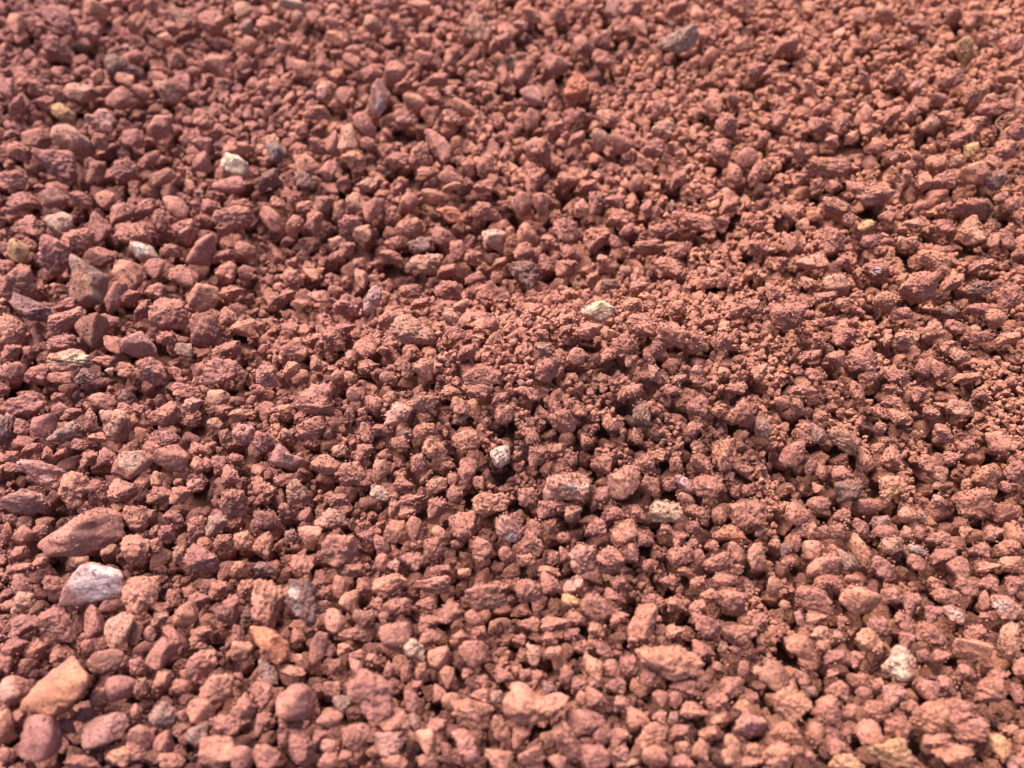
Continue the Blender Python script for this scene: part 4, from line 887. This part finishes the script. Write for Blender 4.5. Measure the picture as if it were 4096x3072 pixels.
# 1. the bed below
for x, y, mpp, px, py in in_view(10000):
    drop(x, y, random.uniform(30, 52) * mpp, -0.0125)

# 2. the catalogued stones
def place(s):
    mpp0 = 0.5 / FPX
    small = min(s['w'], s['h'])
    off = 0.42 * small * mpp0
    p, t = surf_hit(s['px'], s['py'], off)
    d = ray(s['px'], s['py'])
    mpp = float((p - CAMP) @ FWD) / FPX
    hw, hh = s['w'] * mpp / 2, s['h'] * mpp / 2
    hd = 0.5 * (min(hw, hh) + math.sqrt(hw * hh)) * 0.92 * s['flat']
    r, u, b = RGT, UPV, -FWD
    a = math.radians(-s['ang'])
    ax = r * math.cos(a) + u * math.sin(a)
    ay = -r * math.sin(a) + u * math.cos(a)
    return p, np.stack([ax, ay, b], 1), hw, hh, hd

TH_OBJ = []
def stamp(Pw):
    j = ((Pw[:, 0] - X0) / G).astype(int); i = ((Pw[:, 1] - Y0) / G).astype(int)
    ok = (i >= 1) & (j >= 1) & (i < NY - 1) & (j < NX - 1)
    for di in (-1, 0, 1):
        for dj in (-1, 0, 1):
            np.maximum.at(HG, (i[ok] + di, j[ok] + dj), Pw[ok, 2] - (0.0003 if di or dj else 0))

for s in THINGS:
    p, R, hw, hh, hd = place(s)
    big = max(s['w'], s['h'])
    V, F = stone_shape(s['kind'], 1000 + s['i'], 4 if big > 105 else 3, s['poly'])
    # colour: two tones in soft patches of the stone's own
    D_ = V / np.maximum(np.linalg.norm(V, axis=1), 1e-6)[:, None]
    rr = np.random.default_rng(s['i'])
    mk = sstep(-0.25, 0.35, fbm(D_ * 1.3 + rr.uniform(0, 50, 3), 3) + rr.uniform(-0.2, 0.1))
    c1, c2 = np.array(TINT[s['col']]), np.array(TINT2[s['col']])
    g = rr.uniform(0.9, 1.1)
    warm = (s['px'] / W - 0.5) * 0.07
    cols = (c1[None] * (1 - 0.75 * mk[:, None]) + c2[None] * 0.75 * mk[:, None]) * g * np.array([1 + warm, 1 + warm * 0.6, 1 - warm])
    if s['spot']:
        for sx_, sy_, sr_, sc_ in s['spot']:
            dd = np.hypot(V[:, 0] - sx_, V[:, 1] - sy_) / sr_ + 0.5 * perlin(V * 4 + 9)
            f = (1 - sstep(0.7, 1.1, dd)) * (V[:, 2] > -0.1)
            cols = cols * (1 - f[:, None]) + np.array(dusty(sc_, s['dust']))[None] * f[:, None]
    V = V * np.array([hw, hh, hd])
    Pl = V @ R.T
    me = build_mesh("lava_stone", Pl, F, cols)
    me.materials.append(MAT_STONE)
    o = bpy.data.objects.new("lava_stone", me)
    o.location = p
    o["label"] = s['label_out']; o["category"] = "stone"; o["group"] = "larger stones in the red gravel"
    COL.objects.link(o)
    stamp(Pl + p)

for s in REST:
    p, R, hw, hh, hd = place(s)
    e = Matrix(R.tolist()).to_euler()
    c1, c2 = TINT[s['col']], TINT2[s['col']]
    m = random.random() * 0.6
    emit(p[0], p[1], p[2], hw, hh, hd, tuple(e), s['kind'] if s['kind'] != 's' else 'a',
         tuple(c1[q] * (1 - m) + c2[q] * m for q in range(3)))
    Pl = (ICO[3][0] * 0.95 * np.array([hw, hh, hd])) @ R.T
    stamp(Pl + p)

# 3. gravel dropped into the gaps, ever finer
def fine(px, py):
    """how crumbly the heap is here: the mound in the middle and the right are fine, the left is coarse"""
    a = math.exp(-((px - 2350) / 1150) ** 2 - ((py - 1650) / 620) ** 2)
    return min(1.0, a + 0.45 * float(sstep(1800, 3600, px)))

for x, y, mpp, px, py in in_view(7000):
    f = fine(px, py)
    drop(x, y, random.uniform(27, 46) * (1 - 0.30 * f) * mpp, -0.008 + 0.0045 * f)
for x, y, mpp, px, py in in_view(15000):
    f = fine(px, py)
    drop(x, y, random.uniform(15, 28) * (1 - 0.2 * f) * mpp, -0.0075 + 0.006 * f)
for x, y, mpp, px, py in in_view(16000):
    drop(x, y, random.uniform(9, 15) * mpp, -0.0075 + 0.0065 * fine(px, py), roll=2)
n_gravel = len(PR['pos'])

# crumbs and sand: sit wherever they land, more of them on the mound
CR = dict(pos=[], rot=[], scl=[], pid=[], tint=[])
GR = PR
PR = CR
for x, y, mpp, px, py in in_view(150000, 60):
    f = fine(px, py)
    if random.random() > 0.15 + 0.85 * f: continue
    j = int((x - X0) / G); i = int((y - Y0) / G)
    if not (2 < i < NY - 3 and 2 < j < NX - 3): continue
    w9 = HG[i - 1:i + 2, j - 1:j + 2]
    lo, hi = float(w9.min()), float(w9.max())
    if hi - lo > 0.0035: continue
    high = float(w9.mean()) > LAND[i, j] + 0.0005           # on top of a stone only sand stays, crumbs roll down between
    if high and random.random() < 0.35: continue
    r = random.choice((1.8, 2.4, 3.2, 4.2) if high else (2.5, 3.5, 4.5, 6.0, 8.0, 10.0)) * random.uniform(0.8, 1.2) * mpp
    z = float(w9.mean()) + 0.25 * r
    tt = region_tint(px, py)
    emit(x, y, z, r * random.uniform(0.9, 1.3), r, r * random.uniform(0.7, 1.0),
         (random.uniform(0, 6.28), random.uniform(0, 6.28), 0), random.choice('aarka'), tt)
PR = GR

# round about, outside the picture: the same gravel, more simply laid
sp_ = 0.0125
for yy in np.arange(-0.7, 2.3, sp_):
    for xx in np.arange(-1.6, 1.6, sp_):
        x = xx + random.uniform(-0.4, 0.4) * sp_; y = yy + random.uniform(-0.4, 0.4) * sp_
        px, py, dz = to_px(x, y, 0.0)
        if dz > 0.05 and -80 < px < W + 80 and -80 < py < H_ + 80: continue
        r = random.uniform(0.0048, 0.0085)
        emit(x, y, float(land(x, y)) * math.exp(-max(math.hypot(x, y - 0.5) - 1.2, 0) ** 2 / 4) - 0.0135 + random.uniform(0, 0.006), r * random.uniform(1, 1.3), r, r * random.uniform(0.8, 1),
             (random.uniform(0, 6.28), random.uniform(0, 6.28), 0), random.choice('kkra'), region_tint(float(px), 0))

# ------------------------------------------------------------------ gravel as instances of a few dozen pebble shapes
def proto_collection(name, sub):
    c = bpy.data.collections.new(name)
    q = 0
    for k in 'rakp':
        for _ in range(NPROTO[k]):
            V, F = stone_shape(k, 50 + q, sub)
            me = build_mesh("pebble", V, F); me.materials.append(MAT_GRAVEL)
            o = bpy.data.objects.new("pebble_%03d" % q, me)
            c.objects.link(o); q += 1
    return c

def gravel_object(name, d, coll, label):
    n = len(d['pos'])
    me = bpy.data.meshes.new(name)
    me.vertices.add(n)
    me.vertices.foreach_set("co", np.array(d['pos'], dtype=np.float32).ravel())
    for an, ty, key, fld in (("rot", 'FLOAT_VECTOR', 'rot', "vector"), ("scl", 'FLOAT_VECTOR', 'scl', "vector"), ("pid", 'INT', 'pid', "value")):
        a = me.attributes.new(an, ty, 'POINT')
        a.data.foreach_set(fld, np.array(d[key], dtype=np.int32 if ty == 'INT' else np.float32).ravel())
    a = me.attributes.new("tint", 'FLOAT_COLOR', 'POINT')
    a.data.foreach_set("color", np.concatenate([np.array(d['tint']), np.ones((n, 1))], 1).astype(np.float32).ravel())
    me.update()
    me.materials.append(MAT_GRAVEL)
    o = bpy.data.objects.new(name, me)
    ng = bpy.data.node_groups.new(name + "_nodes", 'GeometryNodeTree')
    ng.interface.new_socket("Geometry", in_out='INPUT', socket_type='NodeSocketGeometry')
    ng.interface.new_socket("Geometry", in_out='OUTPUT', socket_type='NodeSocketGeometry')
    N, L = ng.nodes, ng.links
    gi, go_ = N.new("NodeGroupInput"), N.new("NodeGroupOutput")
    ci = N.new("GeometryNodeCollectionInfo")
    ci.inputs["Collection"].default_value = coll
    ci.inputs["Separate Children"].default_value = True
    ci.inputs["Reset Children"].default_value = True
    ip = N.new("GeometryNodeInstanceOnPoints")
    ip.inputs["Pick Instance"].default_value = True
    def na(nm, ty):
        x = N.new("GeometryNodeInputNamedAttribute"); x.data_type = ty; x.inputs["Name"].default_value = nm
        return x.outputs["Attribute"]
    L.new(gi.outputs[0], ip.inputs["Points"])
    L.new(ci.outputs[0], ip.inputs["Instance"])
    L.new(na("pid", 'INT'), ip.inputs["Instance Index"])
    er = N.new("FunctionNodeEulerToRotation")
    L.new(na("rot", 'FLOAT_VECTOR'), er.inputs[0])
    L.new(er.outputs[0], ip.inputs["Rotation"])
    L.new(na("scl", 'FLOAT_VECTOR'), ip.inputs["Scale"])
    L.new(ip.outputs[0], go_.inputs[0])
    md = o.modifiers.new("scatter", 'NODES'); md.node_group = ng
    o["kind"] = "stuff"; o["label"] = label; o["category"] = "gravel"
    COL.objects.link(o)
    return o

gravel_object("gravel", PR, proto_collection("pebble_shapes", 4), "loose small red gravel filling the gaps between the larger stones")
gravel_object("grit", CR, proto_collection("crumb_shapes", 2), "fine red crumbs and sand dusted over the stones")

# ------------------------------------------------------------------ the dry rootlet at the right edge
def tube(pts, rad, seg=6):
    P = np.array(pts); n = len(P)
    V, F = [], []
    for i in range(n):
        t = P[min(i + 1, n - 1)] - P[max(i - 1, 0)]; t /= np.linalg.norm(t)
        a = np.cross(t, [0.3, 0.2, 1.0]); a /= np.linalg.norm(a); b = np.cross(t, a)
        r = rad * (1 - 0.5 * i / n)
        for k in range(seg):
            w = 2 * math.pi * k / seg
            V.append(P[i] + (a * math.cos(w) + b * math.sin(w)) * r)
        if i:
            for k in range(seg):
                p0, p1 = (i - 1) * seg + k, (i - 1) * seg + (k + 1) % seg
                F += [(p0, p1, p1 + seg), (p0, p1 + seg, p0 + seg)]
    return np.array(V), np.array(F)

def spline(pts, m=10):
    P = [np.array(p) for p in pts]; P = [2 * P[0] - P[1]] + P + [2 * P[-1] - P[-2]]
    out = []
    for i in range(1, len(P) - 2):
        for t in np.linspace(0, 1, m, endpoint=False):
            a, b, c, d = P[i - 1], P[i], P[i + 1], P[i + 2]
            out.append(0.5 * (2 * b + (c - a) * t + (2 * a - 5 * b + 4 * c - d) * t ** 2 + (3 * b - a - 3 * c + d) * t ** 3))
    return out + [P[-2]]

strands = [[(2062, 1200), (2020, 1130), (1970, 1075), (1992, 1028), (2060, 985), (2140, 975), (2230, 925)],
           [(1985, 1040), (2050, 1050), (2120, 1000), (2190, 1010), (2260, 1060)],
           [(2150, 975), (2185, 935), (2240, 910)]]
root = bpy.data.objects.new("dried_rootlet", None)
p0, _ = surf_hit(3072 + 2000 * 0.463, 1060 * 0.463, 0.006)
root.location = p0
root["label"] = "thin dry brown rootlet curling over stones near the right edge"
root["category"] = "root"
COL.objects.link(root)
for q, st in enumerate(strands):
    pts = []
    for (u, v) in spline(st, 8):
        pts.append(surf_hit(3072 + u * 0.463, v * 0.463, 0.0105)[0] - p0)
    V, F = tube(pts, 0.00075 if q == 0 else 0.0005)
    me = build_mesh("strand", V, F, np.tile(np.array([[0.22, 0.115, 0.085]]), (len(V), 1)))
    me.materials.append(MAT_STONE)
    o = bpy.data.objects.new("strand", me); o.parent = root
    COL.objects.link(o)
print("gravel", len(PR['pos']), "grit", len(CR['pos']), "catalogued", len(S))
